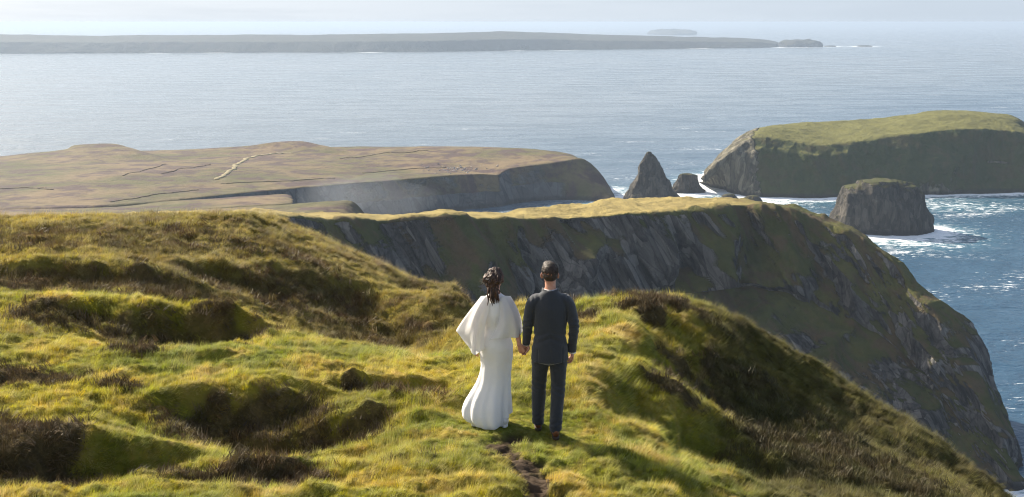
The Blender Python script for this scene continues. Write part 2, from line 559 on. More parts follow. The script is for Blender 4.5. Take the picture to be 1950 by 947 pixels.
# ------------------------------------------------------------------ sea stacks and rocks
def stack(name, sil, depth, mat, unit, amp, seed, label, cat, squash=2.4, group=None, skew=0.0, nr=90, na=120, veg=.5, lean=0):
    """sil: (py, px_left, px_right) from top to foot; rings are super-ellipses at the depth of the foot"""
    pyb = sil[-1][0]
    Y0 = PZ(1000, pyb, 0)[1] + depth
    rings = []
    for py, l, r_ in sil:
        a, b = P(l, py, Y0), P(r_, py, Y0)
        rings.append((a[0], b[0], a[2]))
    rings = np.array(rings)
    h = np.linspace(0, len(rings) - 1, nr)
    Rg = resample(rings, nr)
    Rg[-1, 2] = -3; 
    wmax = (rings[:, 1] - rings[:, 0]).max()
    th = np.linspace(0, 2 * math.pi, na, endpoint=False)
    G = np.zeros((nr, na, 3))
    for i in range(nr):
        c, hw = (Rg[i, 0] + Rg[i, 1]) / 2, (Rg[i, 1] - Rg[i, 0]) / 2
        cx, sx = np.cos(th), np.sin(th)
        e = 2 / squash
        G[i, :, 0] = c + hw * np.sign(cx) * np.abs(cx) ** e
        G[i, :, 1] = Y0 + skew * (Rg[0, 2] - Rg[i, 2]) + (hw / (wmax / 2)) * depth * np.sign(sx) * np.abs(sx) ** e
        G[i, :, 2] = Rg[i, 2]
    dx = G - np.array([G[..., 0].mean(), Y0, 0]); dx[..., 2] *= 0
    N_ = dx / np.maximum(np.linalg.norm(dx, axis=-1, keepdims=True), 1e-6)
    x, y, z = G[..., 0] / unit, G[..., 1] / unit, G[..., 2] / unit
    d = ridged(x, y, z * .45, 5, seed) * .6 + fbm(x * .5, y * .5, z * .4, 3, seed + 3)
    fade = sstep(0, .12, np.linspace(0, 1, nr))[:, None]
    G = G + N_ * (d * amp * (.25 + .75 * fade))[..., None]
    G[..., 2] += d * amp * .35
    top = G[0].mean(axis=0); top[2] += .3
    V = np.vstack([G.reshape(-1, 3), top[None]])
    F = [tuple(q) for q in grid_faces(nr, na, wrap=True)]
    k = nr * na
    F += [(k, (j + 1) % na, j) for j in range(na)]
    o = mesh_obj(name, V, F, mat, attrs={'veg': np.full(len(V), veg)})
    me = o.data
    bm = bmesh.new(); bm.from_mesh(me); bmesh.ops.recalc_face_normals(bm, faces=bm.faces); bm.to_mesh(me); bm.free()
    SHORE.append(G[-1][::4, :2])
    tag(o, label, cat, group)
    return o


stack("sea_stack", [(290, 1234, 1239), (300, 1227, 1245), (320, 1216, 1256), (340, 1208, 1264), (355, 1203, 1272), (370, 1196, 1280), (384, 1186, 1292)],
      15, MAT_STACK, 14, 3.0, 61, "tall pointed sea stack like a cone between the brown headland and the island", "sea stack", 2.2)
stack("sea_rock", [(332, 1300, 1312), (336, 1293, 1322), (345, 1289, 1328), (356, 1283, 1333), (368, 1272, 1345)],
      9, MAT_STACK, 8, 2.0, 65, "low blunt rock at the foot of the island's pale cliff beside the pointed stack", "rock", 2.4)
stack("sea_stack", [(342.5, 1676, 1684), (345, 1654, 1702), (350, 1631, 1723), (358, 1613, 1739), (372, 1599, 1748), (390, 1588, 1752), (410, 1581, 1758), (430, 1574, 1764), (448, 1566, 1769)],
      20, MAT_STACK, 15, 3.6, 71, "broad dome-topped rock stack in the surf before the grassy island", "sea stack", 2.3, veg=.5)
stack("sea_rock", [(370, 1384, 1392), (374, 1378, 1400), (380, 1372, 1406), (388, 1366, 1412)],
      5, MAT_STACK, 6, 1.2, 75, "small dark rock just above the headland's grass edge in the surf", "rock", 2.3)
stack("sea_rock", [(374, 1424, 1440), (378, 1417, 1446), (384, 1412, 1450), (391, 1406, 1455)],
      5, MAT_STACK, 6, 1.2, 77, "small pale rock under the island's lit cliff, right of the small dark rock", "rock", 2.3)

# ------------------------------------------------------------------ distant islands
top = [(-350, 65), (-200, 63), (-60, 64), (0, 65), (60, 66), (180, 68), (300, 67), (430, 66.5), (550, 66), (660, 65), (750, 64), (850, 63), (970, 60), (1040, 62), (1150, 66), (1250, 68), (1330, 70.5), (1420, 73), (1462, 76), (1478, 80), (1481, 90)]
foot = [105, 104.5, 104, 103.5, 103, 102.5, 102, 101.5, 101, 101, 100.5, 99.5, 97.5, 96.5, 95.5, 94.5, 93.5, 92.5, 91.5, 91, 91]
Fo = np.array([PZ(p_[0], f_, -2) for p_, f_ in zip(top, foot)])
T_ = np.array([P(p_[0], p_[1] + .35, f_[1] + 420) for p_, f_ in zip(top, Fo)])
T_[:, 2] = np.maximum(T_[:, 2], 3)
Ed = np.array([P(p_[0], p_[1] + .4 * (f_ - p_[1]), q_[1] + 90) for p_, f_, q_ in zip(top, foot, Fo)])
Bf = T_ + np.array([[0, 260, 0]] * len(top)); Bf[:, 2] = -3
lng, Gl = land("island", [Bf, T_, Ed, Fo], 500, [6, 20, 20], MAT_ISLE_FAR, 240.0, 22.0, None, 1, 81, shore=None, fall=(1, 1, .5))
_r = np.random.default_rng(3)
for _c in (60, 150, 170, 235, 300, 330, 395, 470, 492):
    SHORE.append(Gl[-1][_c:_c + _r.integers(3, 9), :2])
tag(lng, "long low hazy island stretched across the bay under the horizon", "island")


def islet(name, sil, deep, label, seed, amp=4, nr=24):
    l, r_, yt, yb = sil
    Y0 = PZ(1000, yb, 0)[1] + deep
    a, b = P(l, yb, Y0), P(r_, yb, Y0)
    ht = P(1000, yt, Y0)[2]
    na = 72
    G = np.zeros((nr, na, 3)); th = np.linspace(0, 2 * math.pi, na, endpoint=False)
    for i in range(nr):
        t = i / (nr - 1)
        k = math.sin(t * math.pi / 2) ** .55 * .98 + .02
        e = .8
        cx, sx = np.cos(th), np.sin(th)
        G[i, :, 0] = (a[0] + b[0]) / 2 + (b[0] - a[0]) / 2 * k * np.sign(cx) * np.abs(cx) ** e
        G[i, :, 1] = Y0 + deep * k * np.sign(sx) * np.abs(sx) ** e
        G[i, :, 2] = ht * math.cos(t * math.pi / 2) ** .7 - 2 * t
    un = (b[0] - a[0]) * .22
    d = fbm(G[..., 0] / un, G[..., 1] / un, G[..., 2] / un, 4, seed)
    G[..., 0] += d * amp; G[..., 2] += d * amp * .8
    V = np.vstack([G.reshape(-1, 3), [[(a[0] + b[0]) / 2, Y0, ht]]])
    F = [tuple(q) for q in grid_faces(nr, na, wrap=True)] + [(nr * na, (j + 1) % na, j) for j in range(na)]
    o = mesh_obj(name, V, F, MAT_ISLE_FAR, attrs={'veg': np.full(len(V), .5)})
    bm = bmesh.new(); bm.from_mesh(o.data); bmesh.ops.recalc_face_normals(bm, faces=bm.faces); bm.to_mesh(o.data); bm.free()
    SHORE.append(G[-1][::3, :2])
    tag(o, label, "island" if name == "island" else "rock")


islet("island", (1482, 1563, 76, 90.5), 150, "small hump-backed hazy island off the right tip of the long island", 5, 9)
islet("island", (1238, 1316, 57.5, 67.5), 900, "faint far-off island on the horizon above the long island", 8, 25)
islet("sea_rock", (1570, 1592, 87, 89.5), 40, "tiny low skerry next to the small hump-backed island", 12, 2)
islet("sea_rock", (1632, 1660, 86.5, 89.5), 50, "tiny low skerry alone at the right, farthest from the hump-backed island", 14, 2)
# ------------------------------------------------------------------ sea
NA, NRr = 760, 820
ang = np.linspace(R(-46), R(46), NA)
rad = np.exp(np.linspace(math.log(140), math.log(90000), NRr))
X = rad[:, None] * np.sin(ang)[None]; Yy = rad[:, None] * np.cos(ang)[None]
Zs = np.zeros_like(X)
amp = np.clip(1.2 - rad / 3500, 0, 1)[:, None]
Zs += amp * (fbm(X / 46 + Yy / 300, Yy / 26, None, 4, 91) * .9)
shore = np.vstack(SHORE)
foam = np.zeros(X.size)
XY = np.stack([X.ravel(), Yy.ravel()], 1)
sel = np.where(rad.repeat(NA) < 9000)[0]
for k in range(0, len(sel), 20000):
    q = XY[sel[k:k + 20000]]
    d = np.full(len(q), 1e9)
    for c in range(0, len(shore), 400):
        dd = ((q[:, None] - shore[None, c:c + 400]) ** 2).sum(-1).min(1)
        d = np.minimum(d, dd)
    d = np.sqrt(d)
    L = 13 + np.clip(np.hypot(q[:, 0], q[:, 1]) - 1500, 0, 4000) / 90
    foam[sel[k:k + 20000]] = .85 * np.exp(-d / L) + .28 * np.exp(-d / 70.0)
# broad broken water between the stacks and right of the island
for cx, cy_, rx, ry, k in ((PZ(1840, 400, 0)[0], PZ(1840, 395, 0)[1], 70, 34, .34), (PZ(1500, 395, 0)[0], PZ(1500, 392, 0)[1], 70, 40, .1),
                           (PZ(1330, 375, 0)[0], PZ(1330, 372, 0)[1], 45, 40, .12), (PZ(1740, 460, 0)[0], PZ(1740, 462, 0)[1], 55, 40, .25)):
    foam += k * np.exp(-((XY[:, 0] - cx) / rx) ** 2 - ((XY[:, 1] - cy_) / ry) ** 2)
n = NT("sea_water")
p = n.pos()
# wave bump fades with camera distance so the far sea reflects brighter
sea_p = n.scale(p, (1.0, 1.55, 1.0), (0, 0, R(9)))
swell = n.noise(sea_p, 1 / 42, 4, .6, .3)
chop = n.noise(sea_p, 1 / 9, 5, .65, .2)
rip = n.noise(sea_p, 1 / 2.2, 4, .6)
hh = n.math('ADD', n.math('MULTIPLY', swell, 3.2), n.math('ADD', n.math('MULTIPLY', chop, 1.15), n.math('MULTIPLY', rip, .3)))
hh = n.math('MULTIPLY', hh, n.attr('rough_sea'))
bn = n.bump(hh, 1.0, 1.0)
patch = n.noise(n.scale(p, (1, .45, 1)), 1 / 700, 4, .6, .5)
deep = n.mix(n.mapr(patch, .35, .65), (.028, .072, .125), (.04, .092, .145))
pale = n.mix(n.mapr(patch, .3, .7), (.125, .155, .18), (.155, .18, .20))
deep = n.mix(n.attr('pale'), deep, pale)  # far and left water lightened: sky reflection put into the base colour
streak = n.noise(n.scale(p, (1, 3.6, 1), (0, 0, R(6))), 1 / 170, 6, .68, .6)
deep = n.mix(n.mapr(streak, .42, .62, 0, .4), deep, n.mix(.5, deep, (.02, .045, .08)))
fo = n.attr('foam')
deep = n.mix(n.mapr(fo, .1, .9, 0, .75), deep, (.07, .24, .30))
f1 = n.noise(n.scale(p, (.75, 1.7, 1), (0, 0, R(12))), 1 / 7.5, 7, .7, 1.1)
f2 = n.noise(n.scale(p, (.6, 1.8, 1), (0, 0, R(8))), 1 / 3.6, 6, .7, .6)
f3 = n.noise(n.scale(p, (.6, 1.2, 1)), 1 / 60, 3, .6, .3)
fm = n.math('ADD', n.math('ADD', n.math('MULTIPLY', f1, .7), n.math('MULTIPLY', f2, .45)), n.math('MULTIPLY', fo, .38))
m1 = n.mapr(fm, .73, .86)
caps = n.math('ADD', n.math('MULTIPLY', f2, .6), n.math('ADD', n.math('MULTIPLY', f3, .4), n.math('MULTIPLY', fo, .12)))
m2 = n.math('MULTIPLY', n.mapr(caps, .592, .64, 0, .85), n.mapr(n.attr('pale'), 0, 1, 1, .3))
fmask = n.math('MAXIMUM', m1, m2)
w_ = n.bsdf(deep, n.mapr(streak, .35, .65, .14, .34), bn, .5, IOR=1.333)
fb = n.bsdf((.82, .85, .88), .9, bn, .1)
mx = n.n('ShaderNodeMixShader')
n.t.links.new(fmask, mx.inputs[0]); n.t.links.new(w_, mx.inputs[1]); n.t.links.new(fb, mx.inputs[2])
MAT_SEA = n.out(mx.outputs[0])
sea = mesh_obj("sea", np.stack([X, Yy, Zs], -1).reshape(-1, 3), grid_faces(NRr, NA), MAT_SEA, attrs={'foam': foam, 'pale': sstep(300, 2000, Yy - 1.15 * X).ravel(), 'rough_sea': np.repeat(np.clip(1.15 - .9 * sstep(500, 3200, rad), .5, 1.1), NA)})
tag(sea, None, None, None, "structure")

# ------------------------------------------------------------------ haze: one closed box round everything
hz = NT("haze_air")
pv = hz.n('ShaderNodeVolumePrincipled')
pv.inputs['Color'].default_value = (.47, .58, .74, 1)
pv.inputs['Density'].default_value = 0.9e-4
pv.inputs['Anisotropy'].default_value = .2
MAT_HAZE = hz.out(None, pv.outputs[0])
bx0, bx1, by0, by1, bz0, bz1 = -95000, 95000, -2000, 95000, -5.0, 153.0
Vb = [(x, y, z) for x in (bx0, bx1) for y in (by0, by1) for z in (bz0, bz1)]
Fb = [(0, 1, 3, 2), (4, 6, 7, 5), (0, 4, 5, 1), (2, 3, 7, 6), (0, 2, 6, 4), (1, 5, 7, 3)]
hb = mesh_obj("haze", Vb, Fb, MAT_HAZE, smooth=False)
tag(hb, None, None, None, "stuff")

# spray hanging at the foot of the far cliff
ms = NT("sea_mist_air")
pm = ms.n('ShaderNodeVolumePrincipled')
pm.inputs['Color'].default_value = (.86, .92, 1.0, 1)
pm.inputs['Density'].default_value = .0019
pm.inputs['Anisotropy'].default_value = .2
MAT_MIST = ms.out(None, pm.outputs[0])
for (px, py, Y, rx_, ry_, rz_) in ((705, 385, 800, 48, 26, 22), (640, 380, 770, 26, 20, 14)):
    c0 = P(px, py, Y)
    th_ = np.linspace(0, 2 * math.pi, 40, endpoint=False)
    V_ = []
    for i_ in range(21):
        ph_ = math.pi * (i_ + .01) / 20.02
        for t_ in th_: V_.append((rx_ * math.sin(ph_) * math.cos(t_), ry_ * math.sin(ph_) * math.sin(t_), rz_ * math.cos(ph_)))
    V_ = np.array(V_)
    V_ *= (1 + .22 * fbm(V_[:, 0] / 22, V_[:, 1] / 22, V_[:, 2] / 22, 2, int(px)))[:, None]
    F_ = [tuple(q)[::-1] for q in grid_faces(21, 40, wrap=True)] + [tuple(range(40)), tuple(range(800, 840))[::-1]]
    o_ = mesh_obj("sea_mist", V_, F_, MAT_MIST)
    o_.location = (c0[0], c0[1], max(c0[2], rz_ * .6))
    tag(o_, None, None, None, "stuff")
# ------------------------------------------------------------------ the hill the couple stands on
CTRL = [
    # foreground slope
    (0, 947, 8.2), (300, 947, 8.4), (600, 947, 8.6), (975, 947, 8.9), (1250, 947, 9.4), (1500, 947, 11.0), (1700, 947, 12.8), (1880, 947, 15.0),
    (0, 825, 10.0), (300, 825, 10.3), (650, 840, 10.3), (900, 815, 10.9), (1045, 825, 10.88), (1250, 825, 11.7), (1330, 830, 12.5), (1450, 840, 14.0), (1650, 850, 16.2),
    (0, 690, 12.6), (250, 690, 12.8), (600, 700, 13.2), (850, 705, 14.2), (960, 700, 13.6), (1100, 700, 13.3), (1210, 700, 13.7), (1350, 720, 15.7), (1500, 740, 17.4),
    (0, 580, 16.2), (250, 577, 16.4), (450, 612, 16.0), (300, 650, 14.3), (560, 640, 15.6), (700, 672, 15.2), (780, 690, 14.8),
    # right crest and its falling edge
    (960, 640, 16.6), (1110, 640, 15.6), (1200, 640, 15.3), (1300, 640, 15.9), (1400, 680, 16.8),
    (1110, 587, 18.0), (1200, 577, 18.0), (1300, 578, 18.0), (1400, 614, 18.5), (1500, 682, 18.8), (1600, 748, 18.6), (1700, 815, 17.9), (1800, 898, 17.0), (1900, 980, 16.2),
    # saddle, valley behind it and left hill
    (960, 594, 18.8), (900, 578, 23), (870, 630, 20.2),
    (0, 424, 25), (120, 421, 25.3), (250, 419, 25.5), (400, 418, 25.4), (480, 422, 25), (520, 440, 25), (560, 466, 25), (640, 490, 25), (700, 512, 25.5), (800, 547, 27), (880, 570, 27.5),
    (0, 500, 19.6), (250, 500, 20), (300, 455, 22.6), (100, 455, 22.3), (430, 465, 22.8), (450, 520, 20.8), (560, 520, 22), (650, 560, 22.5), (700, 600, 22.3), (800, 600, 25),
    (0, 560, 17.4), (250, 560, 17.7), (450, 596, 18.4), (650, 640, 20), (800, 670, 20.5),
]
pts = [P(*q) for q in CTRL]
wpts = []
# hidden gully floor between near hump and left hill
for q in ((-12, 16.8, -4.75), (-8, 17.0, -4.85), (-5, 17.4, -5.5), (-3.2, 17.8, -6.3), (-1.9, 17.8, -6.5), (-1.2, 17.0, -5.9)):
    wpts.append((q[0], q[1], CAM_Z + q[2]))
# fall-away beyond the crests (hidden from the camera)
for (px, py, Y, dx, dy) in ((1110, 587, 18, .0, 1), (1200, 577, 18, .1, 1), (1300, 578, 18, .3, 1), (1400, 614, 18.5, .6, .8), (1500, 682, 18.8, .8, .6), (1600, 748, 18.6, .85, .5),
                            (1700, 815, 17.9, .88, .45), (1800, 898, 17, .9, .4), (1900, 980, 16.2, .9, .4), (980, 592, 18.8, .1, 1), (880, 570, 27.5, .2, 1), (800, 547, 27, .2, 1),
                            (700, 512, 25.5, .3, 1), (560, 464, 25, .4, 1), (480, 417, 25, .3, 1), (250, 415, 25.5, .1, 1), (0, 421, 25, 0, 1)):
    b = P(px, py, Y)
    far_ = 1.0 if px > 700 else 1.5
    for k, dz in ((1.2 * far_, -.55), (3.5 * far_, -3.2), (8, -10.5), (16, -24)):
        wpts.append((b[0] + dx * k, b[1] + dy * k, b[2] + dz))
wpts += [(-6, 2, CAM_Z - 2.7), (0, 2, CAM_Z - 2.9), (6, 2, CAM_Z - 4.2), (10, 6, CAM_Z - 6.2), (12, 12, CAM_Z - 9.5), (-14, 8, CAM_Z - 3.3), (-20, 16, CAM_Z - 3.9), (-22, 24, CAM_Z - 3.9),
         (9, 10, CAM_Z - 6.9), (-9, 4, CAM_Z - 3.0), (-16, 12, CAM_Z - 3.9)]
C3 = np.vstack([np.array(pts), np.array(wpts)])
cxy, cz = C3[:, :2], C3[:, 2] - CAM_Z
MQ = 0.8


def _phi(a, b):
    return np.sqrt(((a[:, None] - b[None]) ** 2).sum(-1) + MQ * MQ)


nC = len(cxy)
A_m = np.zeros((nC + 3, nC + 3))
A_m[:nC, :nC] = _phi(cxy, cxy) - np.eye(nC) * .06
A_m[:nC, nC] = 1; A_m[:nC, nC + 1:] = cxy
A_m[nC:, :nC] = A_m[:nC, nC:].T
RBF = np.linalg.solve(A_m, np.concatenate([cz, np.zeros(3)]))


def rbf(x, y):
    q = np.stack([x, y], -1)
    o = np.zeros(len(q))
    for k in range(0, len(q), 40000):
        s = q[k:k + 40000]
        o[k:k + 40000] = _phi(s, cxy) @ RBF[:nC] + RBF[nC] + s @ RBF[nC + 1:]
    return o


def WXY(px, py, Y):
    a = P(px, py, Y)
    return a[0], a[1]


# scooped banks: (centre px,py,Y ; radius x, radius y ; depth ; rim direction)
SCOOPS = [
    (485, 790, 10.9, .95, .85, .44, (-.45, .89)),
    (590, 800, 10.7, .75, .6, .28, (-.2, .98)),
    (270, 632, 14.7, 1.5, .7, .32, (-.25, .97)),
    (400, 630, 14.9, .9, .6, .32, (-.2, .98)),
    (120, 545, 18.3, 2.6, .6, .26, (-.1, 1.0)),
    (475, 555, 20.0, 1.1, .8, .34, (-.6, .8)),
    (640, 585, 21.6, 1.4, 1.0, .22, (-.7, .7)),
    (740, 640, 20.5, 1.4, 1.0, .08, (-.7, .7)),
    (1265, 620, 16.2, .55, .35, .16, (-.5, .86)),
    (1330, 700, 15.0, .8, .9, .34, (-.95, .3)),
    (1290, 800, 12.4, .7, .8, .32, (-.95, .3)),
    (1410, 880, 12.2, .9, .8, .34, (-.95, .3)),
    (700, 735, 12.3, .45, .3, .2, (-.4, .9)),
    (820, 740, 12.5, .4, .35, .2, (-.6, .8)),
    (620, 850, 10.0, .8, .35, .16, (-.4, .9)),
    (100, 900, 9.0, .9, .5, .22, (-.5, .86)),
    (240, 880, 9.3, .7, .4, .22, (-.5, .86)),
    (520, 900, 9.0, .5, .3, .16, (-.4, .9)),
    (60, 745, 11.6, .8, .4, .1, (-.5, .86)),
]
SC = []
for px, py, Y, rx, ry, dp, d in SCOOPS:
    x0, y0 = WXY(px, py, Y)
    l = math.hypot(*d)
    SC.append((x0, y0, rx, ry, dp, d[0] / l, d[1] / l))

PATH_PX = [(985, 842, 10.6), (955, 858, 10.3), (975, 880, 9.95), (1000, 905, 9.55), (1030, 935, 9.1), (1050, 970, 8.6)]
PATH = resample([WXY(*q) for q in PATH_PX], 60)
HEATH = [(60, 735, 11.8, .7, .5, .8), (130, 890, 9.1, 1.0, .45, .85), (270, 880, 9.3, .5, .3), (20, 860, 9.5, .8, .6), (510, 890, 9.1, .6, .35),
         (250, 676, 13.1, .4, .2), (225, 748, 11.6, .3, .15), (800, 765, 12.0, .4, .25, .8), (700, 730, 12.5, .35, .2, .8),
         (140, 470, 21.5, 3.6, 1.6, .5), (330, 450, 22.6, 2.2, 1.2, .5), (560, 500, 23, 1.3, 1.0, .6), (150, 540, 18.3, 2.6, .4),
         (1260, 590, 17.4, 1.1, .5), (1220, 610, 16.6, .5, .3), (1500, 800, 15, 1.7, 1.4), (1600, 880, 13.5, 1.6, 1.2), (1400, 700, 15.8, .6, .6), (640, 590, 21.6, 1.0, .8), (480, 550, 20.2, .9, .6)]
HT = [(*WXY(*h[:3]), h[3], h[4], (h[5] if len(h) > 5 else 1.0)) for h in HEATH]


def dist_path(x, y):
    d = np.full(x.shape, 9.)
    for k in range(len(PATH)):
        d = np.minimum(d, np.hypot(x - PATH[k, 0], (y - PATH[k, 1]) * .8))
    return d


def masks(x, y):
    wob = fbm(x * 1.7, y * 1.7, None, 3, 201)
    he = np.zeros(x.shape)
    for x0, y0, rx, ry, hs_ in HT:
        q = np.sqrt(((x - x0) / rx) ** 2 + ((y - y0) / ry) ** 2)
        he = np.maximum(he, hs_ * sstep(1.25, .55, q + .38 * wob))
    for x0, y0, rx, ry, dp, dx, dy in SC[:8]:       # scarp faces darkened in colour: rank growth plus their shade
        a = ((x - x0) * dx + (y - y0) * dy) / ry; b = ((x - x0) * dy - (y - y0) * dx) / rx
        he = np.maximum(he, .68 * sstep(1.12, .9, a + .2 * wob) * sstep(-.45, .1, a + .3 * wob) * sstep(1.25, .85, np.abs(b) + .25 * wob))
    he = np.maximum(he, sstep(.5, .8, fbm(x * .55 + 7, y * .55, None, 4, 207)) * .8)
    dp = dist_path(x, y)
    dirt = sstep(.26, .07, dp + .12 * fbm(x * 5, y * 5, None, 2, 209))
    return he, dirt


GROOM_XY = WXY(1046, 823, 10.88)
BRIDE_XY = WXY(941, 808, 11.12)
# blend weight that calms the bumps under the couple
def calm(x, y):
    a = np.minimum(np.hypot(x - GROOM_XY[0], y - GROOM_XY[1]), np.hypot(x - BRIDE_XY[0], y - BRIDE_XY[1]))
    return sstep(.25, .9, a)


def ground(x, y, fine=True):
    x = np.asarray(x, float); y = np.asarray(y, float)
    sh = x.shape
    x = x.ravel(); y = y.ravel()
    z = rbf(x, y)
    wx = x + .25 * perlin(x * 1.3, y * 1.3, None, 301); wy = y + .25 * perlin(x * 1.3, y * 1.3, None, 302)
    wob2 = fbm(x * 2.6, y * 2.6, None, 2, 303)
    for x0, y0, rx, ry, dp, dx, dy in SC:
        a = ((wx - x0) * dx + (wy - y0) * dy) / ry      # towards the rim
        b = ((wx - x0) * dy - (wy - y0) * dx) / rx
        wgt = np.exp(-(np.abs(b) ** 2.6)) * sstep(1.1, .72, a + .10 * wob2) * sstep(-2.2, .5, a)
        lip = np.exp(-((a - 1.25) / .35) ** 2) * np.exp(-(b ** 2)) * .22
        z = z + dp * (lip - wgt)
    he, dirt = masks(x, y)
    r = np.hypot(x, y)
    c = calm(x, y)
    # swept tussocks: the noise is stretched along the wind
    ux, uy = x * .92 + y * .38, -x * .38 + y * .92
    t1 = fbm(ux * .55, uy * .85, None, 3, 311)
    t2 = ridged(ux * 1.1, uy * 2.0, None, 3, 317)
    t3 = fbm(ux * 3.0, uy * 5.0, None, 3, 323)
    amp = 1 + sstep(15, 26, r) * .2
    z = z + c * amp * (.06 * t1 + .055 * t2) + (.25 + .75 * c) * .062 * amp * t3
    z = z + he * c * (.05 + .04 * fbm(x * 3.2, y * 3.2, None, 3, 331))
    z = z - dirt * .07
    if fine:
        z = z + .012 * fbm(x * 11, y * 15, None, 2, 337)
    return (z + CAM_Z).reshape(sh)


NA2, NR2 = 760, 640
ang = np.linspace(R(-44), R(42), NA2)
rad = np.concatenate([np.exp(np.linspace(math.log(1.2), math.log(6.5), 30))[:-1], np.exp(np.linspace(math.log(6.5), math.log(46), NR2))])
GX = rad[:, None] * np.sin(ang)[None]; GY = rad[:, None] * np.cos(ang)[None]
GZ = ground(GX, GY)
GZ = np.maximum(GZ, CAM_Z - 90 + 0 * GZ)
# the hillside goes on down to the sea
last = GZ[-1]
ext = np.linspace(0, 1, 26)[1:]
rx = 46 + ext * 95
EX = rx[:, None] * np.sin(ang)[None]; EY = rx[:, None] * np.cos(ang)[None]
EZ = last[None] * (1 - ext[:, None]) + (-4.0) * ext[:, None] + 4 * fbm(EX / 12, EY / 12, None, 4, 77) * (ext[:, None] * (1 - ext[:, None]) * 4)
GXa, GYa, GZa = np.vstack([GX, EX]), np.vstack([GY, EY]), np.vstack([GZ, EZ])
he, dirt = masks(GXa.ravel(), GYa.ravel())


def turf_nodes(n, tone, lum=1.0, blade=False):
    """colour of the turf by place; tone 0 grass .. 1 dead heather"""
    p = n.pos()
    a = n.noise(p, .33, 4, .6, .3)
    b = n.noise(p, 1.3, 5, .65, .5)
    c = n.noise(n.scale(p, (1, 1.6, 1), (0, 0, R(-22))), 6.0, 4, .7, .3)
    g = n.mix(n.mapr(a, .38, .62), (.33, .285, .032), (.21, .23, .026))
    g = n.mix(n.mapr(b, .45, .70), g, (.42, .31, .065))
    g = n.mix(n.mapr(b, .55, .25, 0, .7), g, (.105, .13, .018))
    g = n.mix(n.mapr(c, .5, .75, 0, .45), g, (.46, .37, .13))
    hcol = n.mix(n.mapr(c, .4, .65), (.085, .060, .028), (.17, .12, .052))
    tt = n.math('ADD', tone, n.math('MULTIPLY', n.math('SUBTRACT', b, .5), .5))
    g = n.mix(n.mapr(tt, .35, .75), g, hcol)
    # browner turf on the far hill top
    sp = n.n('ShaderNodeSeparateXYZ'); n.t.links.new(p, sp.inputs[0])
    far_m = n.math('MULTIPLY', n.mapr(sp.outputs[1], 17.2, 20.0), n.mapr(sp.outputs[0], 2.0, -1.0))
    g = n.mix(n.math('MULTIPLY', far_m, n.mapr(a, .3, .6, .35, .8)), g, n.mix(n.mapr(b, .4, .6), (.165, .10, .05), (.20, .165, .045)))
    # slope that drops to the right: its shade put into the turf colour
    drop_shade = n.mapr(n.math('SUBTRACT', sp.outputs[0], n.math('MULTIPLY', n.math('SUBTRACT', sp.outputs[1], 12.0), .12)), 1.9, 3.2)
    g = n.mix(n.math('MULTIPLY', drop_shade, .88), g, n.mix(n.mapr(b, .4, .6), (.065, .052, .02), (.075, .075, .02)))
    return g, b, c


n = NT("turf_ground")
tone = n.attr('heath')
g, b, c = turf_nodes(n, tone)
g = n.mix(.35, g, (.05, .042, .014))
soil = n.mix(n.mapr(b, .4, .65), (.05, .034, .022), (.10, .072, .05))
g = n.mix(n.attr('dirt'), g, soil)
p = n.pos()
h1 = n.noise(n.scale(p, (1, 2.2, 1), (0, 0, R(-22))), 9.0, 6, .7, .4)
MAT_TURF = n.out(n.bsdf(g, .95, n.bump(h1, .9, .06), .1))
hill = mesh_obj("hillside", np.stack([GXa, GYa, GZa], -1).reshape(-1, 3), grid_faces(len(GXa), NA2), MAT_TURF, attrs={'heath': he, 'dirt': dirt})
tag(hill, "near grassy hilltop of swept tussocks with hollows that the couple stands on", None, None, "structure")
# ------------------------------------------------------------------ grass and heather (ground cover)
def blade_mesh(name, n, spread, hmin, hmax, width, lean, curl, wind, seed, mat, segs=4, twig=False):
    r = np.random.default_rng(seed)
    V, F = [], []
    for k in range(n):
        a = r.uniform(0, 2 * math.pi); q = spread * math.sqrt(r.uniform())
        bx, by = q * math.cos(a), q * math.sin(a)
        h = r.uniform(hmin, hmax)
        wd = width * r.uniform(.7, 1.3)
        da = r.uniform(0, 2 * math.pi)
        dx, dy = math.cos(da) * lean + wind, math.sin(da) * lean
        l = math.hypot(dx, dy) + 1e-6
        tx, ty = dx / l, dy / l
        px_, py_ = -ty, tx
        tw = r.uniform(-.8, .8)
        px_, py_ = px_ * math.cos(tw) - py_ * math.sin(tw), px_ * math.sin(tw) + py_ * math.cos(tw)
        th = r.uniform(.05, .35) * (.4 + l)
        x, y, z = bx, by, -.02
        i0 = len(V)
        for s in range(segs + 1):
            t = s / segs
            w = wd * (1 - t) ** .6 * .5 + .0003
            V += [(x - px_ * w, y - py_ * w, z), (x + px_ * w, y + py_ * w, z)]
            st = h / segs
            ang_ = min(1.5, th + curl * l * t * r.uniform(.8, 1.2))
            x += tx * math.sin(ang_) * st; y += ty * math.sin(ang_) * st; z += math.cos(ang_) * st
        for s in range(segs):
            b = i0 + 2 * s
            F.append((b, b + 1, b + 3, b + 2))
    me = bpy.data.meshes.new(name)
    me.from_pydata(V, [], F); me.update()
    me.polygons.foreach_set('use_smooth', np.ones(len(F), bool))
    me.materials.append(mat)
    return bpy.data.objects.new(name, me)      # kept out of the scene: only a source for the ground cover


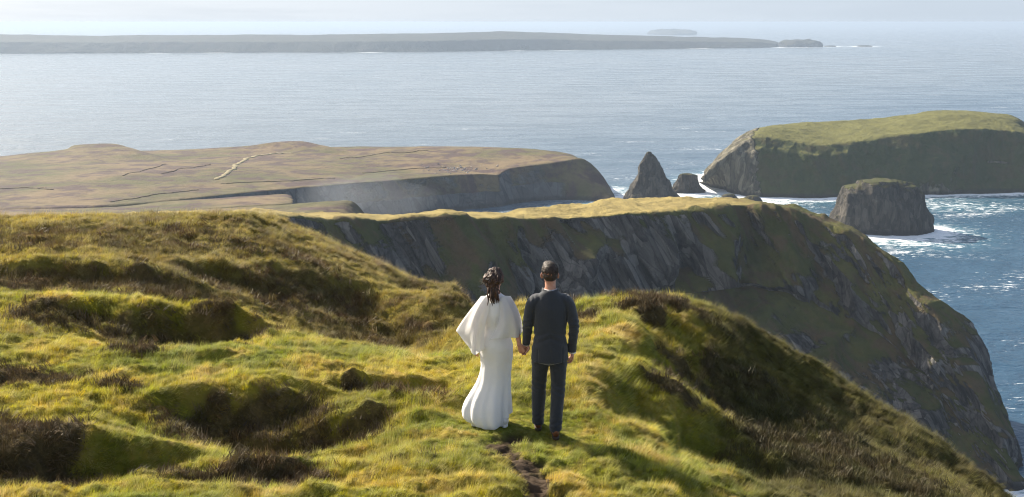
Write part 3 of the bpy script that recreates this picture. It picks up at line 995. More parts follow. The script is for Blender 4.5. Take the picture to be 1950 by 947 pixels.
def blade_material(name, lum, trans):
    n = NT(name)
    tone = n.attr('tone', 'INSTANCER')
    g, b, c = turf_nodes(n, tone)
    rnd = n.n('ShaderNodeObjectInfo').outputs['Random']
    hs = n.n('ShaderNodeHueSaturation')
    n.set(hs.inputs['Hue'], n.mapr(rnd, 0, 1, .485, .512))
    n.set(hs.inputs['Saturation'], n.mapr(n.math('FRACT', n.math('MULTIPLY', rnd, 7.3)), 0, 1, .8, 1.1))
    n.set(hs.inputs['Value'], n.math('MULTIPLY', n.mapr(n.math('FRACT', n.math('MULTIPLY', rnd, 13.7)), 0, 1, .65, 1.35), lum))
    n.set(hs.inputs['Color'], g)
    d = n.bsdf(hs.outputs[0], .6, None, .25)
    tr = n.n('ShaderNodeBsdfTranslucent'); n.set(tr.inputs['Color'], hs.outputs[0])
    m = n.n('ShaderNodeMixShader'); m.inputs[0].default_value = trans
    n.t.links.new(d, m.inputs[1]); n.t.links.new(tr.outputs[0], m.inputs[2])
    return n.out(m.outputs[0])


MAT_BLADE = blade_material("grass_blades", 1.15, .42)
MAT_TWIG = blade_material("heather_twigs", .95, .12)
MAT_STRAW = blade_material("dead_straw", 1.7, .3)
src_g = bpy.data.collections.new("grass_sources")
src_h = bpy.data.collections.new("heather_sources")
for k in range(5):
    src_g.objects.link(blade_mesh("grass_tuft_%d" % k, 34, .13, .07, .17, .0065, .5, .8, .7, 100 + k, MAT_BLADE))
src_g.objects.link(blade_mesh("grass_tuft_straw", 16, .12, .14, .34, .0045, .5, .5, .6, 120, MAT_STRAW))
for k in range(4):
    src_h.objects.link(blade_mesh("heather_tuft_%d" % k, 46, .11, .04, .13, .006, .9, .4, .25, 200 + k, MAT_TWIG, 3))


def scatter(name, coll, pts, rot, scl, tone):
    me = bpy.data.meshes.new(name)
    me.vertices.add(len(pts)); me.vertices.foreach_set('co', pts.astype(np.float32).ravel()); me.update()
    for k, a, ty in (('rot', rot, 'FLOAT_VECTOR'), ('scl', scl, 'FLOAT'), ('tone', tone, 'FLOAT')):
        at = me.attributes.new(k, ty, 'POINT')
        at.data.foreach_set('vector' if ty == 'FLOAT_VECTOR' else 'value', a.astype(np.float32).ravel())
    o = bpy.data.objects.new(name, me); COL.objects.link(o)
    ng = bpy.data.node_groups.new(name, 'GeometryNodeTree')
    ng.interface.new_socket("Geometry", in_out='INPUT', socket_type='NodeSocketGeometry')
    ng.interface.new_socket("Geometry", in_out='OUTPUT', socket_type='NodeSocketGeometry')
    N = ng.nodes; L = ng.links
    gi, go = N.new('NodeGroupInput'), N.new('NodeGroupOutput')
    m2p = N.new('GeometryNodeMeshToPoints')
    ci = N.new('GeometryNodeCollectionInfo'); ci.inputs['Collection'].default_value = coll
    ci.inputs['Separate Children'].default_value = True; ci.inputs['Reset Children'].default_value = True
    iop = N.new('GeometryNodeInstanceOnPoints'); iop.inputs['Pick Instance'].default_value = True
    rv = N.new('FunctionNodeRandomValue'); rv.data_type = 'INT'
    rv.inputs[4].default_value = 0; rv.inputs[5].default_value = len(coll.objects) - 1
    ar = N.new('GeometryNodeInputNamedAttribute'); ar.data_type = 'FLOAT_VECTOR'; ar.inputs[0].default_value = 'rot'
    as_ = N.new('GeometryNodeInputNamedAttribute'); as_.data_type = 'FLOAT'; as_.inputs[0].default_value = 'scl'
    e2r = N.new('FunctionNodeEulerToRotation')
    L.new(gi.outputs[0], m2p.inputs[0]); L.new(m2p.outputs[0], iop.inputs['Points'])
    L.new(ci.outputs[0], iop.inputs['Instance']); L.new(rv.outputs[2], iop.inputs['Instance Index'])
    L.new(ar.outputs[0], e2r.inputs[0]); L.new(e2r.outputs[0], iop.inputs['Rotation'])
    L.new(as_.outputs[0], iop.inputs['Scale'])
    L.new(iop.outputs[0], go.inputs[0])
    md = o.modifiers.new("scatter", 'NODES'); md.node_group = ng
    tag(o, None, None, None, "stuff")
    return o


def field(n, rmin, rmax, p_, a0, a1):
    """random ground points, density falling with distance as r^-p"""
    e = 2 - p_
    u = rng.uniform(size=n)
    r = (rmin ** e + u * (rmax ** e - rmin ** e)) ** (1 / e)
    a = rng.uniform(R(a0), R(a1), n)
    return r * np.sin(a), r * np.cos(a), r


def slopes(x, y):
    e = .12
    z = ground(x, y, False)
    return z, (ground(x + e, y, False) - z) / e, (ground(x, y + e, False) - z) / e


NG = 290000
x, y, r = field(NG, 6.0, 42.0, 1.25, -31, 30)
z, sx, sy = slopes(x, y)
he_, di_ = masks(x, y)
nearp = calm(x, y)
keep = (rng.uniform(size=NG) > di_ * 1.1) & (z > CAM_Z - 14) & (rng.uniform(size=NG) > he_ * .3)
yaw = .35 + 1.1 * fbm(x * .5, y * .5, None, 3, 401) + rng.normal(0, .45, NG) - .55
scl = (.30 + .015 * np.clip(r - 8, 0, 30)) * rng.uniform(.65, 1.35, NG) * (1 + .6 * fbm(x * 1.6, y * 1.1, None, 2, 405))
scl *= (.4 + .6 * nearp) * (1 - .35 * he_)
scl = np.clip(scl, .15, 2.4)
rot = np.stack([np.arctan(sy) * .8, -np.arctan(sx) * .8, yaw], 1)
scatter("grass", src_g, np.stack([x, y, z], 1)[keep], rot[keep], scl[keep], (he_ * .8)[keep])

NH = 52000
x, y, r = field(NH, 6.0, 36.0, 1.2, -31, 30)
he_, di_ = masks(x, y)
keep = (rng.uniform(size=NH) < he_ * 1.0) & (di_ < .3)
x, y, r, he_ = x[keep], y[keep], r[keep], he_[keep]
z, sx, sy = slopes(x, y)
nearp = calm(x, y)
scl = (.7 + .03 * np.clip(r - 8, 0, 30)) * rng.uniform(.7, 1.5, len(x)) * (.3 + .7 * nearp)
rot = np.stack([np.arctan(sy) * .7, -np.arctan(sx) * .7, rng.uniform(0, 6.28, len(x))], 1)
scatter("heather", src_h, np.stack([x, y, z], 1), rot, scl, .75 + .5 * he_)
# ------------------------------------------------------------------ the couple
def frames(path):
    path = np.asarray(path, float)
    t = np.gradient(path, axis=0)
    return t / np.maximum(np.linalg.norm(t, axis=1, keepdims=True), 1e-9)


def tube(path, rad, n=16, ref=(0, 1, 0), rad2=None, k=None, caps=True):
    """closed tube: rad across, rad2 along ref"""
    path = np.asarray(path, float); rad = np.asarray(rad, float)
    rad2 = rad if rad2 is None else np.asarray(rad2, float)
    if k:
        A = resample(np.column_stack([path, rad, rad2]), k)
        path, rad, rad2 = A[:, :3], A[:, 3], A[:, 4]
    T = frames(path)
    th = np.linspace(0, 2 * math.pi, n, endpoint=False)
    V = []
    ref = np.asarray(ref, float)
    for p_, t, a, b in zip(path, T, rad, rad2):
        v = ref - t * ref.dot(t)
        if np.linalg.norm(v) < 1e-3: v = np.array([1, 0, 0]) - t * t[0]
        v /= np.linalg.norm(v); u = np.cross(v, t)
        V.append(p_ + np.cos(th)[:, None] * u * a + np.sin(th)[:, None] * v * b)
    m = len(path)
    V = np.vstack(V)
    F = [tuple(q) for q in grid_faces(m, n, wrap=True)]
    if caps:
        V = np.vstack([V, path[0] - T[0] * rad[0] * .35, path[-1] + T[-1] * rad[-1] * .35])
        F += [(m * n, (j + 1) % n, j) for j in range(n)]
        F += [(m * n + 1, (m - 1) * n + j, (m - 1) * n + (j + 1) % n) for j in range(n)]
    return V, F


def ellipsoid(c, r, n=20, m=12, rotz=0.0, rotx=0.0):
    V = []
    for i in range(m + 1):
        ph = math.pi * (i + .02) / (m + .04)
        for j in range(n):
            th = 2 * math.pi * j / n
            V.append((r[0] * math.sin(ph) * math.cos(th), r[1] * math.sin(ph) * math.sin(th), r[2] * math.cos(ph)))
    V = np.array(V)
    Mx = np.array(Matrix.Rotation(rotz, 3, 'Z') @ Matrix.Rotation(rotx, 3, 'X'))
    V = V @ Mx.T + np.asarray(c)
    F = [tuple(q) for q in grid_faces(m + 1, n, wrap=True)]
    F += [tuple(range(n))[::-1], tuple(range(m * n, m * n + n))]
    return V, F


def join(parts):
    V, F, k = [], [], 0
    for v, f in parts:
        V.append(v); F += [tuple(i + k for i in q) for q in f]; k += len(v)
    return np.vstack(V), F


def fused(name, parts, voxel, mat, parent=None, smooth_it=4, post=None):
    """fuse overlapping closed pieces into ONE continuous skin"""
    V, F = join(parts)
    me = bpy.data.meshes.new(name); me.from_pydata([tuple(v) for v in V], [], F)
    bm = bmesh.new(); bm.from_mesh(me)
    bmesh.ops.recalc_face_normals(bm, faces=bm.faces)
    bm.to_mesh(me); bm.free()
    o = bpy.data.objects.new(name, me); COL.objects.link(o)
    md = o.modifiers.new("fuse", 'REMESH'); md.mode = 'VOXEL'; md.voxel_size = voxel; md.use_smooth_shade = True
    sm = o.modifiers.new("relax", 'SMOOTH'); sm.factor = .5; sm.iterations = smooth_it
    dg = bpy.context.evaluated_depsgraph_get()
    me2 = bpy.data.meshes.new_from_object(o.evaluated_get(dg))
    o.modifiers.clear(); o.data = me2; me2.name = name
    bpy.data.meshes.remove(me)
    nv = len(me2.vertices)
    if post:
        co = np.empty(nv * 3, np.float32); me2.vertices.foreach_get('co', co); co = co.reshape(-1, 3).astype(float)
        no = np.empty(nv * 3, np.float32); me2.vertices.foreach_get('normal', no); no = no.reshape(-1, 3).astype(float)
        co = post(co, no)
        me2.vertices.foreach_set('co', co.astype(np.float32).ravel()); me2.update()
    me2.polygons.foreach_set('use_smooth', np.ones(len(me2.polygons), bool))
    me2.materials.clear(); me2.materials.append(mat)
    if parent: o.parent = parent
    return o


def hand(wrist, down, palm_n, size=1.0, curl=.55, thumb_side=1, thumb_curl=.3, spread=.06):
    """palm, four unequal bent fingers and a thumb; palm_n points out of the palm"""
    d = np.asarray(down, float); d /= np.linalg.norm(d)
    nrm = np.asarray(palm_n, float); nrm -= d * nrm.dot(d); nrm /= np.linalg.norm(nrm)
    lat = np.cross(d, nrm) * thumb_side          # towards the thumb side
    w = np.asarray(wrist, float); s = size
    out = []
    pal = [w - d * .02 * s, w + d * .015 * s, w + d * .045 * s, w + d * .075 * s, w + d * .092 * s]
    out.append(tube(pal, np.array([.026, .031, .039, .041, .036]) * s, 14, nrm, np.array([.020, .0165, .0155, .014, .011]) * s, k=10))
    for i, (off, ln, rd) in enumerate(((.029, .072, .0088), (.0095, .080, .0092), (-.0105, .074, .0088), (-.029, .058, .0078))):
        b = w + d * (.080 - .006 * abs(i - 1)) * s + lat * off * s
        pts, a, L = [b - d * .02 * s, b], curl * .6 + .06 * i, ln * s
        cur = b
        fan = lat * spread * (1.5 - i)
        for seg, fr in enumerate((.46, .30, .24)):
            dirv = d * math.cos(a) + nrm * math.sin(a) + fan * (.6 if seg == 0 else .3)
            dirv /= np.linalg.norm(dirv)
            cur = cur + dirv * L * fr
            pts.append(cur); a += curl * (1.0 if seg == 0 else .75)
        out.append(tube(pts, np.array([rd, rd, rd * .95, rd * .87, rd * .7]) * s, 10, nrm, k=14))
    b = w + d * .022 * s + lat * .026 * s + nrm * .006 * s
    t1 = b + (d * .55 + lat * .62 + nrm * .35) * .036 * s
    t2 = t1 + (d * .85 + lat * (.25 - thumb_curl) + nrm * (.3 + thumb_curl)) * .030 * s
    t3 = t2 + (d * .9 + lat * (-.05 - thumb_curl) + nrm * (.25 + thumb_curl)) * .024 * s
    out.append(tube([b - lat * .012 * s, b, t1, t2, t3], np.array([.013, .0125, .0112, .0100, .0075]) * s, 10, nrm, k=12))
    return out


def head_parts(c, s, ear=True, yaw=0.0):
    """skull, jaw, nose, lips, brow and ears; faces +y"""
    c = np.asarray(c, float)
    cz, sz = math.cos(yaw), math.sin(yaw)
    Rz = np.array([[cz, -sz, 0], [sz, cz, 0], [0, 0, 1]])
    q = []
    def el(o, r, rx=0.0):
        v, f = ellipsoid((0, 0, 0), np.array(r) * s, 18, 12, 0, rx)
        q.append(((v + np.array(o) * s) @ Rz.T + c, f))
    el((0, -.012, .03), (.074, .093, .088))
    el((0, .030, -.022), (.060, .066, .082))
    el((0, .052, -.078), (.040, .040, .032))
    el((0, .098, -.012), (.0125, .017, .024), .35)
    el((0, .108, -.024), (.015, .013, .010))
    el((0, .087, -.054), (.023, .012, .0065)); el((0, .085, -.064), (.020, .012, .0065))
    el((0, .080, .030), (.050, .016, .010))
    for sx in (-1, 1):
        el((sx * .034, .076, -.012), (.020, .016, .014))
        if ear:
            v, f = ellipsoid((0, 0, 0), np.array((.010, .020, .032)) * s, 14, 10, sx * .35, .15)
            q.append(((v + np.array((sx * .079, -.006, -.006)) * s) @ Rz.T + c, f))
    return q


def simple(name, parts, mat, parent, smooth=True):
    V, F = join(parts)
    o = mesh_obj(name, V, F, mat, parent, smooth)
    bm = bmesh.new(); bm.from_mesh(o.data); bmesh.ops.recalc_face_normals(bm, faces=bm.faces); bm.to_mesh(o.data); bm.free()
    return o


def cloth_mat(name, col, col2, weave, rough=.85, sheen=.3, wr=.5, wscale=9.0, trans=0.0, alpha=1.0):
    n = NT(name)
    tc = n.n('ShaderNodeTexCoord').outputs['Object']
    a = n.noise(tc, wscale, 5, .6, .6)
    wv = n.noise(n.scale(tc, (1, 1, .35)), weave, 2, .6)
    c = n.mix(n.mapr(wv, .35, .65), col, col2)
    h = n.math('ADD', n.math('MULTIPLY', a, 1.0), n.math('MULTIPLY', wv, .04))
    b = n.n('ShaderNodeBsdfPrincipled')
    n.set(b.inputs['Base Color'], c); b.inputs['Roughness'].default_value = rough
    b.inputs['Specular IOR Level'].default_value = .2
    b.inputs['Sheen Weight'].default_value = sheen
    n.set(b.inputs['Normal'], n.bump(h, wr, .02))
    sh = b.outputs[0]
    if trans:
        t = n.n('ShaderNodeBsdfTranslucent'); n.set(t.inputs['Color'], c)
        m = n.n('ShaderNodeMixShader'); m.inputs[0].default_value = trans
        n.t.links.new(sh, m.inputs[1]); n.t.links.new(t.outputs[0], m.inputs[2]); sh = m.outputs[0]
    if alpha < 1:
        t = n.n('ShaderNodeBsdfTransparent')
        m = n.n('ShaderNodeMixShader'); m.inputs[0].default_value = alpha
        n.t.links.new(t.outputs[0], m.inputs[1]); n.t.links.new(sh, m.inputs[2]); sh = m.outputs[0]
    return n.out(sh)


def skin_mat(name, col):
    n = NT(name)
    tc = n.n('ShaderNodeTexCoord').outputs['Object']
    a = n.noise(tc, 30, 4, .6)
    c = n.mix(n.mapr(a, .35, .65), col, (col[0] * .88, col[1] * .72, col[2] * .66))
    return n.out(n.bsdf(c, .5, n.bump(n.noise(tc, 260, 3), .15, .003), .4, Subsurface_Weight=.08, Subsurface_Radius=(.01, .004, .002)))


def hair_mat(name, c1, c2):
    n = NT(name)
    tc = n.n('ShaderNodeTexCoord').outputs['Object']
    a = n.noise(n.scale(tc, (60, 60, 9)), 1.0, 4, .6, .6)
    return n.out(n.bsdf(n.mix(n.mapr(a, .35, .7), c1, c2), .6, n.bump(a, .6, .006), .45))


MAT_SKIN = skin_mat("skin_warm", (.50, .27, .19))
MAT_SUIT = cloth_mat("navy_suit_wool", (.024, .027, .034), (.040, .044, .053), 420, .82, .25, .35, 11)
MAT_TROUSER = cloth_mat("navy_trouser_wool", (.022, .025, .031), (.036, .040, .048), 420, .82, .25, .45, 8)
MAT_SHIRT = cloth_mat("white_shirt_cotton", (.75, .76, .78), (.80, .80, .82), 300, .8, .1, .2)
MAT_DRESS = cloth_mat("ivory_crepe", (.76, .74, .74), (.82, .80, .79), 500, .6, .15, .4, 7, .08)
MAT_CAPE = cloth_mat("ivory_chiffon", (.80, .79, .78), (.84, .83, .82), 700, .7, .1, .15, 9, .5, .74)
MAT_HAIR_F = hair_mat("dark_brown_hair", (.020, .011, .008), (.11, .055, .034))
MAT_HAIR_M = hair_mat("short_brown_hair", (.016, .010, .007), (.05, .028, .017))
MAT_LEATHER = cloth_mat("tan_leather", (.16, .062, .030), (.20, .085, .042), 200, .42, 0, .1)
MAT_SOLE = cloth_mat("dark_sole", (.05, .035, .025), (.06, .04, .03), 200, .7, 0, .1)
MAT_WSHOE = cloth_mat("white_shoe", (.68, .66, .64), (.72, .70, .68), 200, .45, 0, .1)
MAT_PEARL = cloth_mat("pearl_hair_pin", (.7, .68, .65), (.75, .73, .7), 100, .25, 0, .05)
MAT_EYE = cloth_mat("eye_white", (.7, .7, .68), (.7, .7, .68), 50, .2, 0, .02)


def person(xy, face_deg, label):
    z = float(ground(np.array([xy[0]]), np.array([xy[1]]), False)[0])
    return Matrix.Translation((xy[0], xy[1], z)) @ Matrix.Rotation(R(face_deg), 4, 'Z')


MG = person(GROOM_XY, 0, "")
MB_ = person(BRIDE_XY, 0, "")
H_w = Vector(P(996, 668, 10.98))         # where the two hands meet
Hg = np.array(MG.inverted() @ H_w); Hb = np.array(MB_.inverted() @ H_w)


def foot_z(M, x, y):
    """ground height in the person's own frame"""
    q = M @ Vector((x, y, 0))
    return float(ground(np.array([q.x]), np.array([q.y]), False)[0]) - q.z


# ---------------------------------------------------------------- groom (faces +y, away from the camera)
LF = np.array([-.115, .14, 0]); RF = np.array([.062, -.10, 0])
LF[2] = foot_z(MG, LF[0], LF[1]) + .012; RF[2] = foot_z(MG, RF[0], RF[1]) + .012
hipL, hipR = np.array([-.088, .0, .93]), np.array([.088, .0, .93])
ankL, ankR = LF + (0, -.03, .095), RF + (0, -.02, .115)
kneL = (hipL + ankL) / 2 + (-.005, .045, .01); kneR = (hipR + ankR) / 2 + (.012, .05, .01)
shL, shR = np.array([-.172, -.005, 1.455]), np.array([.172, -.005, 1.455])
wrL = Hg + (.034, .016, .082); elL = (shL + wrL) / 2 + (-.015, -.045, .0)
wrR = np.array([.234, .03, .90]); elR = np.array([.240, -.035, 1.175])
hG = np.array([-.004, .02, 1.705])
gp = []
gp.append(tube([(0, .0, .86), (0, 0, .95), (0, .0, 1.10), (0, .005, 1.27), (0, 0, 1.40), (0, -.005, 1.475), (0, 0, 1.53)],
               [.145, .160, .140, .152, .155, .115, .06], 24, (0, 1, 0), [.10, .112, .098, .112, .110, .085, .055], k=30))
gp.append(tube([(0, -.005, 1.46), (0, .0, 1.54), (0, .012, 1.60), (0, .018, 1.66)], [.066, .057, .055, .056], 18, (0, 1, 0), [.066, .060, .060, .062], k=10))
gp += head_parts(hG, 1.06, True, -.05)
for hp, kn, an, ft in ((hipL, kneL, ankL, LF), (hipR, kneR, ankR, RF)):
    gp.append(tube([hp, hp * .6 + kn * .4, kn, kn * .65 + an * .35 + np.array((0, -.012, 0)), an, an - (0, 0, .05)], [.088, .078, .056, .056, .038, .036], 16, (0, 1, 0), k=24))
    gp.append(tube([ft + (0, -.075, .045), ft + (0, -.02, .05), ft + (0, .08, .04), ft + (0, .15, .026)], [.03, .036, .042, .03], 14, (0, 0, 1), [.036, .042, .03, .018], k=12))
for sh_, el_, wr_ in ((shL, elL, wrL), (shR, elR, wrR)):
    gp.append(tube([sh_ + (-.05 * np.sign(sh_[0]), 0, 0), sh_, sh_ * .5 + el_ * .5, el_, el_ * .5 + wr_ * .5, wr_], [.036, .040, .045, .040, .036, .028], 14, (0, 1, 0), k=24))
# left hand wraps the bride's hand: palm faces inwards (-x) ; right hand hangs relaxed, palm in
gp += hand(wrL, (-.30, .0, -1), (-.35, -1, 0), 1.05, .75, -1, .35)
gp += hand(wrR, (-.06, .16, -1), (-1, -.25, 0), 1.05, .6, -1, .2)
groom = fused("person", gp, .0048, MAT_SKIN, None, 2)
groom.matrix_world = MG
tag(groom, "man in a navy suit and brown shoes seen from behind, holding the bride's hand", "person")


def wrinkle(amp, sx, sz, seed, extra=None):
    def f(co, no):
        d = fbm(co[:, 0] * sx, co[:, 1] * sx, co[:, 2] * sz, 3, seed) * amp
        if extra is not None: d = d + extra(co)
        return co + no * d[:, None]
    return f


# trousers
tp = [tube([(0, 0, .80), (0, .0, .87), (0, 0, .96), (0, 0, 1.06)], [.10, .168, .176, .155], 24, (0, 1, 0), [.09, .125, .128, .112], k=14)]
for hp, kn, an, tw in ((hipL, kneL, ankL, -1), (hipR, kneR, ankR, 1)):
    tp.append(tube([hp + (0, 0, .02), hp * .62 + kn * .38, kn + (0, -.002, .02), kn * .5 + an * .5 + np.array((0, -.014, 0)), an + (0, -.006, .02), an + (0, -.004, -.035)],
                   [.096, .093, .076, .070, .064, .064], 22, (0, 1, 0), [.102, .099, .082, .077, .074, .076], k=50))


def trouser_fold(co):
    z = co[:, 2]
    kn = np.exp(-((z - .50) / .10) ** 2) * np.sin(z * 95 + co[:, 0] * 30) * .0035
    an = np.exp(-((z - .16) / .09) ** 2) * np.sin(z * 105 - co[:, 0] * 40) * .0025
    cr = np.exp(-((z - .80) / .08) ** 2) * np.sin(z * 70 + np.abs(co[:, 0]) * 60) * .004
    return kn + an + cr


tr = fused("trousers", tp, .006, MAT_TROUSER, groom, 3, wrinkle(.006, 7, 4, 501, trouser_fold))
# jacket
jp = [tube([(-.002, -.004, .815), (-.002, -.004, .86), (0, -.003, .95), (0, .0, 1.08), (0, .004, 1.24), (0, .0, 1.38), (0, -.008, 1.455), (0, -.010, 1.505), (0, -.006, 1.545)],
           [.194, .192, .182, .163, .175, .186, .172, .126, .074], 36, (0, 1, 0), [.150, .149, .146, .132, .142, .138, .112, .090, .074], k=60)]
for sh_, el_, wr_ in ((shL, elL, wrL), (shR, elR, wrR)):
    sg = np.sign(sh_[0])
    jp.append(tube([sh_ + (-.09 * sg, 0, .012), sh_ + (-.02 * sg, 0, -.002), sh_ + (.016 * sg, -.002, -.055), sh_ * .5 + el_ * .5 + np.array((.008 * sg, 0, 0)), el_ + (.004 * sg, 0, 0), el_ * .45 + wr_ * .55, wr_ + (wr_ - el_) * .03],
                   [.046, .056, .060, .058, .053, .048, .043], 20, (0, 1, 0), [.075, .080, .080, .072, .063, .055, .048], k=50))


def jacket_fold(co):
    x, y, z = co.T
    back = (y < 0)
    d = np.exp(-((z - 1.08) / .07) ** 2) * np.sin(z * 80 + np.abs(x) * 45) * .004 * (np.abs(x) < .2)
    seam = -.0035 * np.exp(-(x / .006) ** 2) * back * (np.abs(x) < .05) * (z < 1.5)
    # centre and side vents at the hem
    for vx, hgt in ((.125, .97), (-.128, .95)):
        seam = seam - .006 * np.exp(-((x - vx) / .006) ** 2) * back * (z < hgt)
    arm = np.exp(-((z - 1.17) / .10) ** 2) * (np.abs(x) > .2) * np.sin(z * 110 + y * 60) * .0045
    sh = -.005 * np.exp(-((np.abs(x) - .168) / .012) ** 2) * sstep(1.2, 1.3, z) * back
    return d + seam + arm + sh


jk = fused("jacket", jp, .006, MAT_SUIT, groom, 3, wrinkle(.0055, 6, 3.5, 507, jacket_fold))
# jacket collar and shirt collar
simple("jacket_collar", [tube([(.078 * math.cos(a), .004 + .078 * math.sin(a) * .95, 1.548 + .012 * math.sin(a) - .02 * max(0, math.sin(a)) ) for a in np.linspace(math.pi * .95, math.pi * 2.05, 20)], [.011] * 20, 10, (0, 0, 1), [.026] * 20)], MAT_SUIT, jk)
simple("shirt_collar", [tube([(.0655 * math.cos(a), .008 + .066 * math.sin(a), 1.538) for a in np.linspace(0, 2 * math.pi, 30)], [.005] * 30, 8, (0, 0, 1), [.027] * 30)], MAT_SHIRT, groom)
for wr_, el_ in ((wrL, elL), (wrR, elR)):
    d = (wr_ - el_) / np.linalg.norm(wr_ - el_)
    simple("shirt_cuff", [tube([wr_ - d * .02, wr_ + d * .022], [.040, .039], 18, (0, 1, 0), [.042, .041])], MAT_SHIRT, groom)
# short hair: a cap that ends above the nape, faded at the sides, plus short locks
hp_ = [ellipsoid(hG + (0, -.010, .050), (.0835, .101, .088), 26, 16), ellipsoid(hG + (0, -.030, .010), (.078, .080, .075), 24, 14), ellipsoid(hG + (-.01, .045, .098), (.060, .055, .040), 18, 10)]


def hair_short(co, no):
    d = fbm(co[:, 0] * 40, co[:, 1] * 40, co[:, 2] * 26, 3, 611) * .0045
    return co + no * d[:, None]


hm = fused("hair", hp_, .004, MAT_HAIR_M, groom, 2, hair_short)
lk = []
r_ = np.random.default_rng(5)
for k in range(620):
    a = r_.uniform(0, 2 * math.pi); ph = math.acos(r_.uniform(-.25, 1))
    nv = np.array((math.sin(ph) * math.cos(a), math.sin(ph) * math.sin(a), math.cos(ph)))
    b = hG + (0, -.010, .046) + nv * (.082, .099, .088)
    if b[1] > hG[1] + .07 and b[2] < hG[2] + .06: continue
    tg = np.array((.25 * r_.normal(), .6, -.35 - .5 * (nv[2] < .5))); tg -= nv * tg.dot(nv); tg /= np.linalg.norm(tg) + 1e-6
    L_ = r_.uniform(.016, .030)
    lk.append(tube([b - nv * .004, b + nv * .0025 + tg * L_ * .4, b + nv * .001 + tg * L_], [.0035, .0032, .001], 5, (0, 0, 1)))
simple("hair_locks", lk, MAT_HAIR_M, hm)
for sx in (-1, 1):
    simple("eye", [ellipsoid(hG + np.array((sx * .034, .086, -.008)) * 1.06, (.012, .010, .010), 12, 8)], MAT_EYE, groom)


def shoe(ft, mat, sole, parent, heel=.02, s=1.0):
    y0 = ft
    up = [tube([y0 + np.array(q) * s for q in ((0, -.098, .050), (0, -.085, .055), (0, -.04, .062), (0, .03, .055), (0, .10, .040), (0, .16, .030), (.0, .19, .026))],
               np.array([.020, .032, .038, .041, .047, .040, .018]) * s, 18, (0, 0, 1), np.array([.028, .045, .050, .044, .030, .020, .010]) * s, k=30)]
    o = fused("shoe", up, .005, mat, parent, 2)
    so = [tube([y0 + np.array(q) * s for q in ((0, -.105, .008), (0, -.07, .008), (0, 0, .008), (0, .1, .008), (0, .17, .01), (0, .205, .014))],
               np.array([.024, .037, .038, .049, .042, .015]) * s, 18, (0, 0, 1), np.array([.012] * 6) * s, k=24),
          tube([y0 + np.array(q) * s for q in ((0, -.104, .0), (0, -.07, .0), (0, -.035, .0))], np.array([.026, .037, .035]) * s, 14, (0, 0, 1), np.array([heel] * 3) * s, k=8)]
    simple("sole", so, sole, o)
    return o


shoe(LF, MAT_LEATHER, MAT_SOLE, groom); shoe(RF, MAT_LEATHER, MAT_SOLE, groom)

# ---------------------------------------------------------------- bride (faces +y)
bLF = np.array([-.09, .08, 0]); bRF = np.array([.115, -.10, 0])
bLF[2] = foot_z(MB_, bLF[0], bLF[1]) + .012; bRF[2] = foot_z(MB_, bRF[0], bRF[1]) + .012
bhL, bhR = np.array([-.045, .0, .86]), np.array([.095, .0, .86])
bkL, bkR = np.array([-.045, .05, .46]), np.array([.10, .035, .46])
bsL, bsR = np.array([-.125, 0, 1.335]), np.array([.160, 0, 1.335])
bwL = np.array([-.205, .03, .845]); beL = np.array([-.205, -.035, 1.095])
bwR = Hb + (-.036, -.020, .062); beR = (bsR + bwR) / 2 + (.012, -.015, .005)
hB = np.array([.020, .02, 1.558])
bp = [tube([(.024, 0, .80), (.024, 0, .88), (.022, 0, 1.03), (.018, .005, 1.16), (.018, 0, 1.28), (.018, -.003, 1.36), (.018, 0, 1.41)],
           [.130, .148, .106, .125, .130, .110, .05], 24, (0, 1, 0), [.10, .118, .085, .10, .098, .07, .048], k=28),
      tube([(.018, -.004, 1.35), (.019, .0, 1.42), (.020, .012, 1.47), (.02, .018, 1.52)], [.052, .046, .045, .047], 16, (0, 1, 0), k=10)]
bp += head_parts(hB, .97, True, -.22)
for hp, kn, ft in ((bhL, bkL, bLF), (bhR, bkR, bRF)):
    an = ft + (0, -.03, .09)
    bp.append(tube([hp, hp * .6 + kn * .4, kn, kn * .6 + an * .4 + np.array((0, -.015, 0)), an, an - (0, 0, .045)], [.082, .072, .050, .048, .031, .03], 16, (0, 1, 0), k=22))
    bp.append(tube([ft + (0, -.06, .042), ft + (0, -.01, .045), ft + (0, .07, .034), ft + (0, .125, .022)], [.025, .03, .034, .024], 12, (0, 0, 1), [.03, .034, .024, .014], k=10))
for sh_, el_, wr_ in ((bsL, beL, bwL), (bsR, beR, bwR)):
    bp.append(tube([sh_ + (-.04 * np.sign(sh_[0]), 0, 0), sh_, sh_ * .5 + el_ * .5, el_, el_ * .5 + wr_ * .5, wr_], [.030, .034, .035, .032, .029, .021], 14, (0, 1, 0), k=24))
bp += hand(bwL, (.02, .12, -1), (1, -.2, 0), .92, .5, 1, .2)
bp += hand(bwR, (.42, .04, -1), (.25, 1, 0), .92, .7, 1, .3)
bride = fused("person", bp, .0046, MAT_SKIN, None, 2)
bride.matrix_world = MB_
tag(bride, "bride in a long white dress with flowing cape sleeves, dark hair tied back", "person")


